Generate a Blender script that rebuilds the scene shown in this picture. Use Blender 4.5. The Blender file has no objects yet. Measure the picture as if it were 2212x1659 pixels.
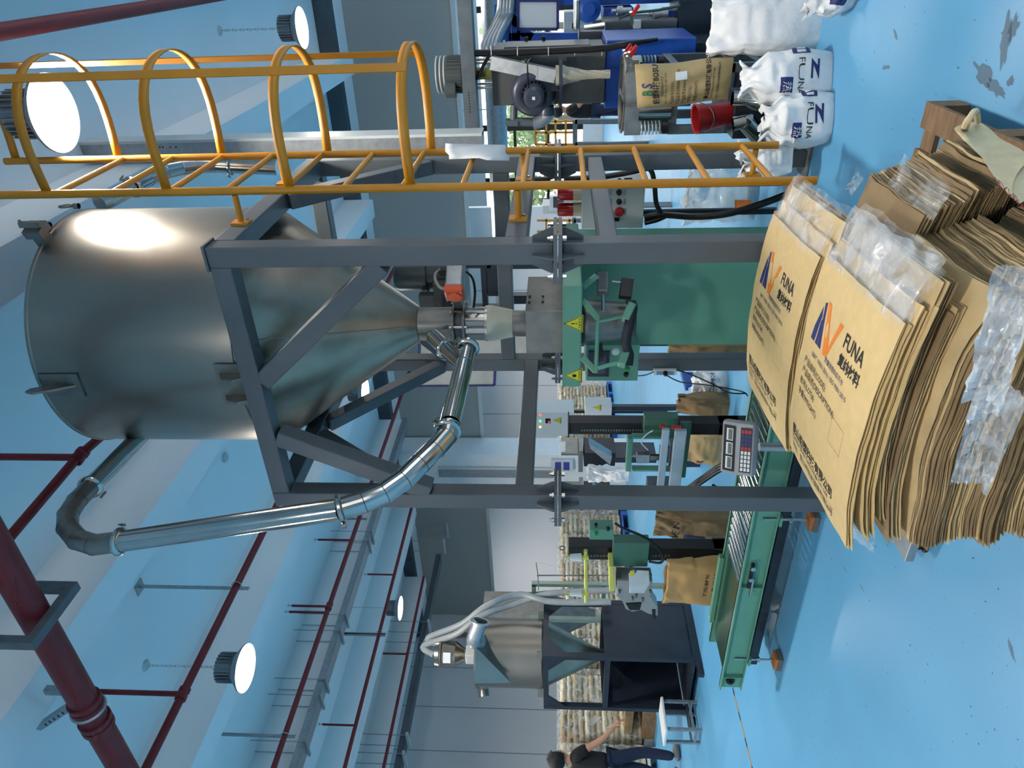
import bpy, bmesh, math, random
from mathutils import Vector, Matrix, noise as mnoise
random.seed(7)
S = bpy.context.scene
COL = S.collection
# ------------------------------------------------------------------ camera
F_PX = 1534.0; EYE = 1.6; YAW = math.radians(32); PITCH = math.atan(99 / F_PX)
_F0 = Vector((-math.sin(YAW), math.cos(YAW), 0)); CR = Vector((math.cos(YAW), math.sin(YAW), 0)); _Z = Vector((0, 0, 1))
CF = _F0 * math.cos(PITCH) + _Z * math.sin(PITCH); CU = _Z * math.cos(PITCH) - _F0 * math.sin(PITCH)
CC = Vector((0, 0, EYE))
cam = bpy.data.cameras.new('camera'); cam.sensor_fit = 'HORIZONTAL'; cam.sensor_width = 36
cam.lens = F_PX / 2212 * 36; cam.clip_start = 0.05; cam.clip_end = 200
co = bpy.data.objects.new('camera', cam); COL.objects.link(co)
m = Matrix((-CU, CR, -CF)).transposed().to_4x4(); m.translation = CC   # phone held upright, picture stored on its side
co.matrix_world = m; S.camera = co
# ------------------------------------------------------------------ world, exposure
S.view_settings.view_transform = 'Standard'; S.view_settings.look = 'None'
S.view_settings.gamma = 1; S.view_settings.use_curve_mapping = False
S.view_settings.exposure = 0.14
W = bpy.data.worlds.new('sky'); S.world = W; W.use_nodes = True
bg = W.node_tree.nodes['Background']; bg.inputs[0].default_value = (1.0, 0.98, 0.96, 1); bg.inputs[1].default_value = 3.4
LAMP_W = 92.0
cy = S.cycles; cy.max_bounces = 6; cy.diffuse_bounces = 3; cy.glossy_bounces = 3; cy.transmission_bounces = 2; cy.transparent_max_bounces = 8; cy.caustics_reflective = False; cy.caustics_refractive = False; cy.adaptive_threshold = .06; cy.adaptive_min_samples = 12; cy.use_light_tree = False; cy.sample_clamp_indirect = 6

# ------------------------------------------------------------------ pixel -> world helpers (real distance chosen per object)
def ray(px, py):
    return CF + CR * ((1659 - py - 829.5) / F_PX) - CU * ((px - 1106) / F_PX)
def at_d(px, py, d): return CC + ray(px, py) * d
def on_x(px, py, x): r = ray(px, py); return CC + r * (x / r.x)
def on_y(px, py, y): r = ray(px, py); return CC + r * (y / r.y)
def on_z(px, py, z): r = ray(px, py); return CC + r * ((z - EYE) / r.z)
V = Vector

# ------------------------------------------------------------------ materials
MATS = {}
def lin(c):
    return tuple(((x / 255) / 12.92 if x / 255 <= .04045 else ((x / 255 + .055) / 1.055) ** 2.4) for x in c) + (1,)
def mat(name, rgb, rough=.5, metal=0.0, var=.12, vscale=6.0, bump=0.0, bscale=60.0, rvar=0.0, stretch=None, dark=None, spec=None, emit=None, coat=0.0, trans=0.0, alpha=1.0):
    if name in MATS: return MATS[name]
    M = bpy.data.materials.new(name); M.use_nodes = True; nt = M.node_tree; N = nt.nodes; L = nt.links
    b = N['Principled BSDF']
    tc = N.new('ShaderNodeTexCoord'); mp = N.new('ShaderNodeMapping'); L.new(tc.outputs['Object'], mp.inputs[0])
    if stretch: mp.inputs['Scale'].default_value = stretch
    nz = N.new('ShaderNodeTexNoise'); nz.inputs['Scale'].default_value = vscale; nz.inputs['Detail'].default_value = 5
    L.new(mp.outputs[0], nz.inputs[0])
    cr = N.new('ShaderNodeValToRGB'); c = lin(rgb)
    lo = lin(dark) if dark else tuple(x * (1 - var) for x in c[:3]) + (1,)
    hi = tuple(min(1, x * (1 + var)) for x in c[:3]) + (1,)
    cr.color_ramp.elements[0].color = lo; cr.color_ramp.elements[1].color = hi
    cr.color_ramp.elements[0].position = .3; cr.color_ramp.elements[1].position = .7
    L.new(nz.outputs[0], cr.inputs[0]); L.new(cr.outputs[0], b.inputs['Base Color'])
    b.inputs['Metallic'].default_value = metal; b.inputs['Roughness'].default_value = rough
    if spec is not None: b.inputs['Specular IOR Level'].default_value = spec
    if coat: b.inputs['Coat Weight'].default_value = coat; b.inputs['Coat Roughness'].default_value = .15
    if rvar:
        mr = N.new('ShaderNodeMapRange'); mr.inputs[3].default_value = max(.03, rough - rvar); mr.inputs[4].default_value = rough + rvar
        L.new(nz.outputs[0], mr.inputs[0]); L.new(mr.outputs[0], b.inputs['Roughness'])
    if bump:
        n2 = N.new('ShaderNodeTexNoise'); n2.inputs['Scale'].default_value = bscale; n2.inputs['Detail'].default_value = 4
        L.new(mp.outputs[0], n2.inputs[0]); bp = N.new('ShaderNodeBump'); bp.inputs['Strength'].default_value = bump; bp.inputs['Distance'].default_value = .02
        L.new(n2.outputs[0], bp.inputs['Height']); L.new(bp.outputs[0], b.inputs['Normal'])
    if emit: b.inputs['Emission Color'].default_value = lin(rgb); b.inputs['Emission Strength'].default_value = emit
    if trans: b.inputs['Transmission Weight'].default_value = trans
    if alpha < 1: b.inputs['Alpha'].default_value = alpha
    MATS[name] = M; return M
def film_mat(name, base=.06, peak=.36, tint=(235, 240, 245), scale=9.0):
    """clear plastic film: mostly see-through, crumple highlights"""
    if name in MATS: return MATS[name]
    M = bpy.data.materials.new(name); M.use_nodes = True; nt = M.node_tree; N = nt.nodes; L = nt.links
    b = N['Principled BSDF']; b.inputs['Base Color'].default_value = lin(tint); b.inputs['Roughness'].default_value = .16
    b.inputs['Specular IOR Level'].default_value = .9
    tc = N.new('ShaderNodeTexCoord'); nz = N.new('ShaderNodeTexNoise'); nz.inputs['Scale'].default_value = scale; nz.inputs['Detail'].default_value = 6
    nz.inputs['Distortion'].default_value = 1.2
    L.new(tc.outputs['Object'], nz.inputs[0])
    mr = N.new('ShaderNodeMapRange'); mr.inputs[1].default_value = .42; mr.inputs[2].default_value = .68; mr.inputs[3].default_value = base; mr.inputs[4].default_value = peak
    L.new(nz.outputs[0], mr.inputs[0]); L.new(mr.outputs[0], b.inputs['Alpha'])
    bp = N.new('ShaderNodeBump'); bp.inputs['Strength'].default_value = .9; bp.inputs['Distance'].default_value = .03
    L.new(nz.outputs[0], bp.inputs['Height']); L.new(bp.outputs[0], b.inputs['Normal'])
    MATS[name] = M; return M

m_white = mat('white_paint', (222, 226, 228), .6, var=.03)
m_frame = mat('grey_blue_steel_paint', (84, 91, 96), .42, var=.08, vscale=3, rvar=.08, bump=.03, bscale=40)
m_steel = mat('brushed_stainless', (146, 141, 133), .33, .92, var=.16, vscale=2.2, rvar=.08, stretch=(1, 1, .35), bump=.04, bscale=14)
m_cone = mat('stained_stainless', (156, 146, 130), .34, .92, var=.25, vscale=3.5, rvar=.12, bump=.06, bscale=9)
m_pipe = mat('polished_stainless', (178, 178, 174), .14, 1.0, var=.08, vscale=5, rvar=.05)
m_dull = mat('dull_stainless', (128, 128, 124), .38, .85, var=.2, vscale=8, rvar=.1)
m_galv = mat('galvanised_steel', (160, 166, 170), .42, .7, var=.14, vscale=18, rvar=.08)
m_dgalv = mat('dark_galvanised_steel', (98, 108, 114), .5, .5, var=.14, vscale=12)
m_yel = mat('yellow_ladder_paint', (198, 132, 24), .45, var=.08, vscale=5, bump=.04, bscale=30)
m_red = mat('red_pipe_paint', (112, 22, 30), .5, var=.12, vscale=6)
m_green = mat('green_machine_paint', (92, 150, 128), .38, var=.05, vscale=3)
m_dgreen = mat('dark_green_machine_paint', (66, 110, 92), .42, var=.08, vscale=4)
m_kraft = mat('kraft_paper', (212, 184, 130), .72, var=.05, vscale=25, bump=.05, bscale=120)
m_kraft2 = mat('weathered_kraft_paper', (142, 118, 84), .78, var=.22, vscale=7, bump=.08, bscale=60)
m_kraft3 = mat('pale_kraft_paper', (196, 170, 124), .72, var=.14, vscale=9, bump=.06, bscale=60)
m_dblue = mat('dark_blue_steel_paint', (33, 42, 54), .36, var=.15, vscale=5, rvar=.08)
m_black = mat('black_paint', (16, 17, 20), .42, var=.15)
m_rubber = mat('black_rubber', (20, 20, 21), .55, var=.1)
m_cable = mat('black_cable_jacket', (14, 14, 15), .35, var=.1)
m_blue = mat('blue_machine_paint', (22, 74, 160), .38, var=.08, vscale=3)
m_gbox = mat('grey_machine_paint', (84, 87, 87), .45, var=.05, vscale=3)
m_lgrey = mat('light_grey_enclosure', (196, 202, 202), .45, var=.03)
m_ink = mat('black_ink', (24, 24, 30), .7, var=.05)
m_navy = mat('navy_ink', (34, 44, 104), .6, var=.06)
m_orange = mat('orange_ink', (228, 128, 46), .6, var=.04)
m_sack = mat('white_woven_plastic', (232, 234, 236), .5, var=.05, vscale=12, bump=.25, bscale=16)
m_film = film_mat('clear_film')
m_film2 = film_mat('milky_film', .10, .46, (225, 235, 245), 8)
m_film3 = film_mat('wrap_film', .10, .5, (240, 238, 230), 10)
m_film5 = film_mat('bunched_film', .34, .85, (226, 234, 242), 7)
m_film4 = film_mat('thin_bag_film', .30, .55, (220, 226, 228), 2.5)
m_wood = mat('pallet_timber', (128, 100, 72), .75, var=.3, vscale=5, stretch=(1, 6, 6), bump=.15, bscale=30)
m_chrome = mat('zinc_bolt', (190, 190, 186), .25, 1.0, var=.05)
m_redpl = mat('red_plastic', (176, 30, 34), .4, var=.06)
m_lamp = mat('lamp_diffuser', (255, 252, 245), .5, var=0, emit=9.0)

m_lamp.cycles.emission_sampling = 'NONE'   # the area light at each diffuser does the lighting
# ------------------------------------------------------------------ mesh helpers
class MB:
    def __init__(s): s.v = []; s.f = []
    def add(s, vs, fs):
        o = len(s.v); s.v += [Vector(x) for x in vs]; s.f += [tuple(i + o for i in f) for f in fs]; return s
    def box(s, c, d, R=None):
        c = Vector(c); hx, hy, hz = d[0] / 2, d[1] / 2, d[2] / 2
        vs = [Vector((x, y, z)) for x in (-hx, hx) for y in (-hy, hy) for z in (-hz, hz)]
        if R is not None: vs = [R @ v for v in vs]
        return s.add([c + v for v in vs], [(0, 1, 3, 2), (4, 6, 7, 5), (0, 4, 5, 1), (2, 3, 7, 6), (0, 2, 6, 4), (1, 5, 7, 3)])
    def bx(s, a, b):
        return s.box(((a[0] + b[0]) / 2, (a[1] + b[1]) / 2, (a[2] + b[2]) / 2), (abs(b[0] - a[0]), abs(b[1] - a[1]), abs(b[2] - a[2])))
    def cbox(s, a, b, ch):
        """axis-aligned box with chamfered edges"""
        bm = bmesh.new(); t = MB().bx(a, b)
        vs = [bm.verts.new(v) for v in t.v]
        for f in t.f: bm.faces.new([vs[i] for i in f])
        bmesh.ops.bevel(bm, geom=bm.edges[:], offset=ch, segments=2, affect='EDGES', profile=.5)
        bm.verts.index_update(); s.add([v.co.copy() for v in bm.verts], [tuple(v.index for v in f.verts) for f in bm.faces]); bm.free(); return s
    def bar(s, p, q, w, h, up=(0, 0, 1)):
        p = Vector(p); q = Vector(q); d = (q - p).normalized(); u = Vector(up)
        if abs(d.dot(u)) > .98: u = Vector((0, 1, 0))
        x = d.cross(u).normalized(); y = x.cross(d)
        vs = [e + x * (sx * w / 2) + y * (sy * h / 2) for e in (p, q) for sx, sy in ((-1, -1), (1, -1), (1, 1), (-1, 1))]
        return s.add(vs, [(3, 2, 1, 0), (4, 5, 6, 7), (0, 1, 5, 4), (1, 2, 6, 5), (2, 3, 7, 6), (3, 0, 4, 7)])
    def path(s, pts, r, n=12, cap=True, closed=False):
        pts = [Vector(p) for p in pts]; k = len(pts); rr = r if isinstance(r, (list, tuple)) else [r] * k
        rings = []; ref = None
        for i, p in enumerate(pts):
            if closed: t = pts[(i + 1) % k] - pts[i - 1]
            else: t = pts[min(i + 1, k - 1)] - pts[max(i - 1, 0)]
            t.normalize()
            if ref is None:
                ref = Vector((0, 0, 1)) if abs(t.z) < .9 else Vector((1, 0, 0))
            ref = (ref - t * ref.dot(t)).normalized(); b = t.cross(ref)
            sc = 1.0
            if 0 < i < k - 1:
                a1 = (pts[i] - pts[i - 1]).normalized(); a2 = (pts[i + 1] - pts[i]).normalized(); sc = 1 / max(.6, math.sqrt(max(.1, (1 + a1.dot(a2)) / 2)))
            rings.append([p + (ref * math.cos(2 * math.pi * j / n) + b * math.sin(2 * math.pi * j / n)) * rr[i] * (1 + (sc - 1) * .5) for j in range(n)])
        vs = [v for r_ in rings for v in r_]; fs = []
        for i in range(k if closed else k - 1):
            a = i * n; c = ((i + 1) % k) * n
            for j in range(n): fs.append((a + j, a + (j + 1) % n, c + (j + 1) % n, c + j))
        if cap and not closed: fs += [tuple(range(n - 1, -1, -1)), tuple(range((k - 1) * n, k * n))]
        return s.add(vs, fs)
    def tube(s, p, q, r, n=12, r2=None): return s.path([p, q], [r, r if r2 is None else r2], n)
    def lathe(s, prof, c=(0, 0, 0), ax=(0, 0, 1), n=24, cap0=False, cap1=False):
        """profile of (radius, height) along axis ax from c"""
        c = Vector(c); a = Vector(ax).normalized(); x = a.orthogonal().normalized(); y = a.cross(x); k = len(prof)
        vs = [c + a * h + (x * math.cos(2 * math.pi * j / n) + y * math.sin(2 * math.pi * j / n)) * r for r, h in prof for j in range(n)]
        fs = [(i * n + j, i * n + (j + 1) % n, (i + 1) * n + (j + 1) % n, (i + 1) * n + j) for i in range(k - 1) for j in range(n)]
        if cap0: fs.append(tuple(range(n - 1, -1, -1)))
        if cap1: fs.append(tuple(range((k - 1) * n, k * n)))
        return s.add(vs, fs)
    def prism(s, poly, ext):
        """flat polygon (list of 3D points) pushed along vector ext"""
        n = len(poly); e = Vector(ext); vs = [Vector(p) for p in poly] + [Vector(p) + e for p in poly]
        return s.add(vs, [tuple(range(n - 1, -1, -1)), tuple(range(n, 2 * n))] + [(i, (i + 1) % n, (i + 1) % n + n, i + n) for i in range(n)])
    def grid(s, fn, nu, nv, closed_u=False):
        vs = [fn(i / nu, j / nv) for j in range(nv + 1) for i in range(nu + (0 if closed_u else 1))]
        w = nu if closed_u else nu + 1; fs = []
        for j in range(nv):
            for i in range(nu): a = j * w + i; b = j * w + (i + 1) % w; fs.append((a, b, b + w, a + w))
        return s.add(vs, fs)
    def sph(s, c, r, n=12, sc=(1, 1, 1)):
        c = Vector(c); pr = [(math.sin(math.pi * i / n), -math.cos(math.pi * i / n)) for i in range(n + 1)]
        t = MB().lathe([(max(a, .001), b) for a, b in pr], n=n * 2 - n % 2)
        return s.add([c + Vector((v.x * r * sc[0], v.y * r * sc[1], v.z * r * sc[2])) for v in t.v], t.f)
    def mesh(s, name, mt, smooth=35):
        me = bpy.data.meshes.new(name); me.from_pydata([tuple(v) for v in s.v], [], s.f); me.materials.append(mt)
        bm = bmesh.new(); bm.from_mesh(me); bmesh.ops.recalc_face_normals(bm, faces=bm.faces[:]); bm.to_mesh(me); bm.free()
        if smooth:
            for p in me.polygons: p.use_smooth = True
            me.set_sharp_from_angle(angle=math.radians(smooth))
        me.update(); return me
    def build(s, name, mt, parent=None, smooth=35, solid=0.0, bevel=0.0):
        o = bpy.data.objects.new(name, s.mesh(name, mt, smooth)); COL.objects.link(o)
        if parent is not None: o.parent = parent
        if solid: md = o.modifiers.new('solid', 'SOLIDIFY'); md.thickness = solid; md.offset = 0
        if bevel: md = o.modifiers.new('bevel', 'BEVEL'); md.width = bevel; md.segments = 2; md.limit_method = 'ANGLE'
        return o
def tag(o, label=None, cat=None, group=None, kind=None):
    if label: o['label'] = label
    if cat: o['category'] = cat
    if group: o['group'] = group
    if kind: o['kind'] = kind
    return o
def thing(name, label, cat, group=None, kind=None):
    o = bpy.data.objects.new(name, None); COL.objects.link(o); o.empty_display_size = .05
    return tag(o, label, cat, group, kind)
def inst(src, name, parent=None, loc=None, rot=None, scale=None):
    o = bpy.data.objects.new(name, src.data); COL.objects.link(o)
    if parent is not None: o.parent = parent
    if loc is not None: o.location = loc
    if rot is not None: o.rotation_euler = rot
    if scale is not None: o.scale = scale
    return o
def copy_tree(o, parent=None):
    c = o.copy(); COL.objects.link(c); c.parent = parent
    for ch in list(o.children): copy_tree(ch, c)
    return c
def text(s, size, mt, parent, origin, xd, yd, align='LEFT', name='print', ext=0.0, sx=1.0, warp=None, bold=0.0):
    """flat lettering: origin = left end of baseline, xd reading direction, yd up direction"""
    cu = bpy.data.curves.new(name, 'FONT'); cu.body = s; cu.size = size; cu.align_x = align; cu.resolution_u = 2; cu.extrude = ext; cu.offset = bold
    o = bpy.data.objects.new(name, cu); COL.objects.link(o)
    dg = bpy.context.evaluated_depsgraph_get(); me = bpy.data.meshes.new_from_object(o.evaluated_get(dg))
    bpy.data.objects.remove(o); bpy.data.curves.remove(cu)
    xd = Vector(xd).normalized(); yd = Vector(yd).normalized(); og = Vector(origin)
    for v in me.vertices:
        p = og + xd * v.co.x * sx + yd * v.co.y
        v.co = warp(p) if warp else p
    me.materials.clear(); me.materials.append(mt)
    o = bpy.data.objects.new(name, me); COL.objects.link(o); o.parent = parent
    return o
def flat(pts, name, mt, parent, n=None, t=.0015):
    """thin printed patch or plate over a polygon of 3D points"""
    P = [Vector(p) for p in pts]; nn = Vector(n) if n else (P[1] - P[0]).cross(P[2] - P[0]).normalized()
    return MB().prism(P, nn * t).build(name, mt, parent, smooth=0)
def bez(pts, k=8):
    """Catmull-Rom through points"""
    P = [Vector(p) for p in pts]; out = []
    for i in range(len(P) - 1):
        a = P[max(i - 1, 0)]; b = P[i]; c = P[i + 1]; d = P[min(i + 2, len(P) - 1)]
        for j in range(k):
            t = j / k; out.append(.5 * ((2 * b) + (c - a) * t + (2 * a - 5 * b + 4 * c - d) * t * t + (3 * b - a - 3 * c + d) * t ** 3))
    out.append(P[-1]); return out
# ================================================================== the hall
def floor_mat():
    M = bpy.data.materials.new('blue_epoxy_floor'); M.use_nodes = True; nt = M.node_tree; N = nt.nodes; L = nt.links; b = N['Principled BSDF']
    tc = N.new('ShaderNodeTexCoord')
    def noise(sc, det=5, dist=0.0):
        n = N.new('ShaderNodeTexNoise'); n.inputs['Scale'].default_value = sc; n.inputs['Detail'].default_value = det; n.inputs['Distortion'].default_value = dist
        L.new(tc.outputs['Object'], n.inputs[0]); return n
    def ramp(src, a, c, ca, cc):
        r = N.new('ShaderNodeValToRGB'); r.color_ramp.elements[0].position = a; r.color_ramp.elements[1].position = c
        r.color_ramp.elements[0].color = ca; r.color_ramp.elements[1].color = cc; L.new(src.outputs[0], r.inputs[0]); return r
    base = ramp(noise(.5, 3), .3, .7, lin((93, 163, 208)), lin((102, 173, 217)))
    spots = ramp(noise(42, 2), .71, .745, (0, 0, 0, 1), (1, 1, 1, 1))
    stain = ramp(noise(1.3, 8, 1.8), .70, .84, (0, 0, 0, 1), (.55, .55, .55, 1))
    def mix(a, fac, col):
        x = N.new('ShaderNodeMix'); x.data_type = 'RGBA'; L.new(fac.outputs[0], x.inputs[0]); L.new(a, x.inputs[6]); x.inputs[7].default_value = col; return x.outputs[2]
    c = mix(base.outputs[0], stain, lin((104, 120, 122))); c = mix(c, spots, lin((52, 66, 74)))
    L.new(c, b.inputs['Base Color'])
    rr = N.new('ShaderNodeMapRange'); rr.inputs[3].default_value = .28; rr.inputs[4].default_value = .46; n3 = noise(3, 5); L.new(n3.outputs[0], rr.inputs[0]); L.new(rr.outputs[0], b.inputs['Roughness'])
    bp = N.new('ShaderNodeBump'); bp.inputs['Strength'].default_value = .04; L.new(noise(60, 3).outputs[0], bp.inputs['Height']); L.new(bp.outputs[0], b.inputs['Normal'])
    return M
m_floor = floor_mat()
m_ceil = mat('ceiling_paint', (238, 240, 241), .75, var=.02, vscale=1.2)
m_wall = mat('wall_panel_paint', (214, 214, 216), .62, var=.02, vscale=.8)
m_wall2 = mat('bulkhead_panel_paint', (166, 165, 160), .5, var=.02, vscale=.6)
m_joint = mat('panel_joint_seal', (150, 156, 162), .6, var=.03)
m_gird = mat('dark_girder_paint', (74, 84, 92), .6, var=.1, vscale=4)
def struct(o, label=None): o['kind'] = 'structure'; return tag(o, label)
X0, X1, Y0, Y1, ZC = -16.4, 9.0, -7.0, 27.0, 5.6
struct(MB().bx((X0, Y0, -.1), (X1, Y1, 0)).build('floor', m_floor, smooth=0), 'glossy light blue epoxy factory floor with scuffs')
ceil = struct(MB().bx((X0, Y0, ZC), (X1, Y1, ZC + .15)).build('ceiling', m_ceil, smooth=0), 'white concrete ceiling with downstand ribs')
for k in range(-6, 4):
    xa = -1.5 + 2.5 * k if k <= 0 else -1.5 + 2.5 * k
    if xa - .32 < X0 or xa > X1: continue
    MB().bx((xa - .32, Y0, 5.05), (xa, 12.9, ZC)).build('rib', m_ceil, ceil, smooth=0)
gd = struct(MB().bx((X0, 12.9, 5.33), (X1, 13.15, ZC)).build('trim_1', m_gird, smooth=0), 'dark grey steel girder below the ceiling')
struct(MB().bx((X0, 13.15, 5.33), (X1, 13.7, 5.40)).build('trim_2', m_ceil, smooth=0), 'white painted soffit strip beside the girder')
wl = struct(MB().bx((X0 - .15, Y0, 0), (X0, Y1, ZC)).build('wall_left', m_wall, smooth=0), 'pale grey sandwich panel side wall')
for y in [6.2 + 1.15 * i for i in range(7)]:
    MB().bx((X0, y - .008, 0), (X0 + .012, y + .008, ZC)).build('panel_joint', m_joint, wl, smooth=0)
wb = struct(MB().bx((X0, 13.7, 3.38), (X1, 13.85, ZC)).build('wall_upper', m_wall2, smooth=0), 'grey bulkhead panel wall above the opening')
MB().bx((X0, 13.66, 3.36), (X1, 13.7, 3.44)).build('edge_strip', m_lgrey, wb, smooth=0)
wb2 = struct(MB().bx((X0, 20.0, 0), (-6.5, 20.15, ZC)).build('wall_back', m_wall, smooth=0), 'pale glossy lower wall of sandwich panels')
for x in [-16.0 + 1.15 * i for i in range(8)]:
    MB().bx((x - .008, 19.988, 0), (x + .008, 20.0, 4.5)).build('panel_joint', m_joint, wb2, smooth=0)
pl = struct(MB().bx((-11.25, 13.0, 0), (-10.05, 13.66, 5.33)).build('trim_3', m_white, smooth=0), 'broad white column against the back wall')
MB().bx((-10.68, 12.94, 1.7), (-10.46, 13.0, 4.4)).build('conduit_duct', m_galv, pl, smooth=0)
MB().bx((-10.5, 12.95, 1.7), (-10.4, 12.99, 4.4)).build('duct_lip', m_lgrey, pl, smooth=0)
struct(MB().bx((X0, Y0 - .15, 0), (X1, Y0, ZC)).build('wall_rear', m_wall, smooth=0), 'pale panel wall behind the camera')
# right wall with window band
wr = thing('wall_right', 'pale wall with a long window band', None, kind='structure')
MB().bx((X1, Y0, 0), (X1 + .15, Y1, .9)).build('lower_panel', m_wall, wr, smooth=0)
MB().bx((X1, Y0, 3.2), (X1 + .15, Y1, ZC)).build('upper_panel', m_wall, wr, smooth=0)
for i in range(12): y = Y0 + 1 + i * 2.9; MB().bx((X1, y, .9), (X1 + .15, y + .5, 3.2)).build('pier', m_wall, wr, smooth=0)
# far wall with windows
wf = thing('wall_far', 'distant window wall with dark mullions', None, kind='structure')
YF = 26.5
MB().bx((X0, YF, 0), (X1, YF + .15, .7)).build('lower_panel', m_white, wf, smooth=0)
MB().bx((X0, YF, 4.3), (X1, YF + .15, ZC)).build('upper_panel', m_white, wf, smooth=0)
MB().bx((X0, YF, .7), (-9.5, YF + .15, 4.3)).build('side_panel', m_white, wf, smooth=0)
m_glass = mat('window_glass', (225, 240, 240), .05, var=0, alpha=.12)
xs = [-9.5 + 1.9 * i for i in range(10)]
for i, x in enumerate(xs[:-1]):
    w = thing('window_%d' % (i + 1), 'tall factory window with dark frame', None, kind='structure')
    MB().bx((x, YF, .7), (x + .1, YF + .12, 4.3)).bx((x + 1.8, YF, .7), (x + 1.9, YF + .12, 4.3)).bx((x + .1, YF, 1.9), (x + 1.8, YF + .1, 2.0)).bx((x + .1, YF, 3.1), (x + 1.8, YF + .1, 3.2)).build('window_frame', m_black, w, smooth=0)
    for za, zb in ((.7, 1.9), (2.0, 3.1), (3.2, 4.3)): MB().bx((x + .1, YF + .05, za), (x + 1.8, YF + .06, zb)).build('pane', m_glass, w, smooth=0)
struct(MB().bx((-40, YF + .3, -.2), (40, 70, -.1)).build('ground_outside', mat('pale_ground', (190, 190, 175), .9, var=.1), smooth=0), 'pale yard outside the windows')
# trees outside
m_leaf = mat('tree_leaves', (120, 150, 84), .8, var=.25, vscale=3); m_bark = mat('tree_bark', (90, 76, 60), .9)
def tree(x, y, h, r, label, seed):
    rd = random.Random(seed); t = thing('tree', label, 'tree', 'trees outside the windows')
    MB().path([(x, y, -.15), (x + .1, y, h * .5), (x, y, h * .75)], [.16, .12, .06], 8).build('trunk', m_bark, t)
    b = MB()
    for i in range(420):
        d = Vector((rd.gauss(0, 1), rd.gauss(0, 1), rd.gauss(0, .8))).normalized() * r * rd.uniform(.35, 1); p = Vector((x, y, h * .62)) + d
        u = Vector((rd.gauss(0, 1), rd.gauss(0, 1), rd.gauss(0, 1))).normalized(); w = u.orthogonal().normalized(); s_ = rd.uniform(.14, .3)
        b.add([p - u * s_, p + w * s_ * .5, p + u * s_, p - w * s_ * .5], [(0, 1, 2, 3)])
    o = b.build('crown', m_leaf, t, smooth=0)
for i, (x, y, h, r) in enumerate(((-10.5, 33, 5.2, 1.7), (-6.8, 33, 4.6, 1.6), (-3.1, 33, 5.4, 1.7), (0.6, 33, 4.8, 1.7), (4.3, 33, 5.0, 1.7))):
    tree(x, y, h, r, ['rounded leafy tree seen past the blue pipe rack', 'smaller leafy tree beyond the middle far window', 'broad leafy tree beyond the far windows near the yellow platform', 'leafy tree outside at the far windows behind the blower', 'leafy tree outside at the far end behind the blue frames'][i], i)
# ------------------------------------------------------------------ high-bay lamps on a 5 m grid, plus unseen ones beyond the bulkhead
m_lbody = mat('lamp_aluminium', (150, 154, 158), .4, .5, var=.1)
def lamp(x, y, label, z=4.6, r=.225):
    t = thing('high_bay_lamp', label, 'ceiling lamp', 'high-bay lamps hanging from the ceiling'); t.location = (x, y, z)
    MB().lathe([(r, 0), (r, .012), (r * .99, .02), (.13, .1), (.12, .115)], n=40).build('reflector', m_lbody, t)
    MB().lathe([(.001, .013), (r - .008, .013), (r - .006, .002)], n=40).build('diffuser', m_lamp, t)
    hb = MB().lathe([(.12, .1), (.12, .26), (.07, .28), (.001, .28)], n=24)
    for k in range(24):
        a = 2 * math.pi * k / 24; hb.box((.128 * math.cos(a), .128 * math.sin(a), .18), (.03, .006, .15), Matrix.Rotation(a, 3, 'Z'))
    hb.build('heat_sink', m_lbody, t)
    ch = MB()
    zt = ZC - z; n = int((zt - .3) / .045)
    for k in range(n):
        c = Vector((0, 0, .3 + .045 * (k + .5))); a = Vector((1, 0, 0)) if k % 2 else Vector((0, 1, 0))
        ch.path([c + a * .012 * math.cos(q * math.pi / 3) + Vector((0, 0, .028 * math.sin(q * math.pi / 3))) for q in range(6)], .003, 4, closed=True)
    ch.build('chain', m_chrome, t)
    MB().lathe([(.001, zt - .03), (.045, zt - .02), (.06, zt)], n=16).build('ceiling_rose', m_lgrey, t)
    l = bpy.data.lights.new('lamp_light', 'AREA'); l.shape = 'DISK'; l.size = r * 1.9; l.energy = LAMP_W; l.color = (1.0, .925, .83); l.spread = math.radians(160)
    lo = bpy.data.objects.new('lamp_light', l); COL.objects.link(lo); lo.parent = t; lo.location = (0, 0, -.012)
names = {(-5.85, 4.2): 'glowing high-bay lamp on a chain beside the long red sprinkler pipe', (-.78, 9.15): 'glowing high-bay lamp on a chain above the ladder cage top hoop, farther off',
         (-.78, 4.3): 'large glaring high-bay lamp seen through the yellow ladder cage', (-10.74, 9.1): 'small distant high-bay lamp above the small steel hopper', (-5.9, 9.2): 'high-bay lamp partly hidden behind the big steel cone'}
for x in (-10.74, -5.85, -.78):
    for y in (-5.7, -.75, 4.2, 9.15):
        k = min(names, key=lambda q: (q[0] - x) ** 2 + (q[1] - y) ** 2); hit = (k[0] - x) ** 2 + (k[1] - y) ** 2 < .1
        if hit: lamp(k[0], k[1], names[k])
        else: lamp(x, y, 'high-bay lamp hanging over the part of the hall outside the picture')
for x in (-13.4, -10.7, -5.9, -.8, 4.2):  # two leftmost lamps added out of sight to brighten the back wall
    for y in (15.2,) if x < -12 else ((16.5,) if x < -7 else (16.5, 21.5)): lamp(x, y, 'unseen high-bay lamp in the far hall beyond the bulkhead')

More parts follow.
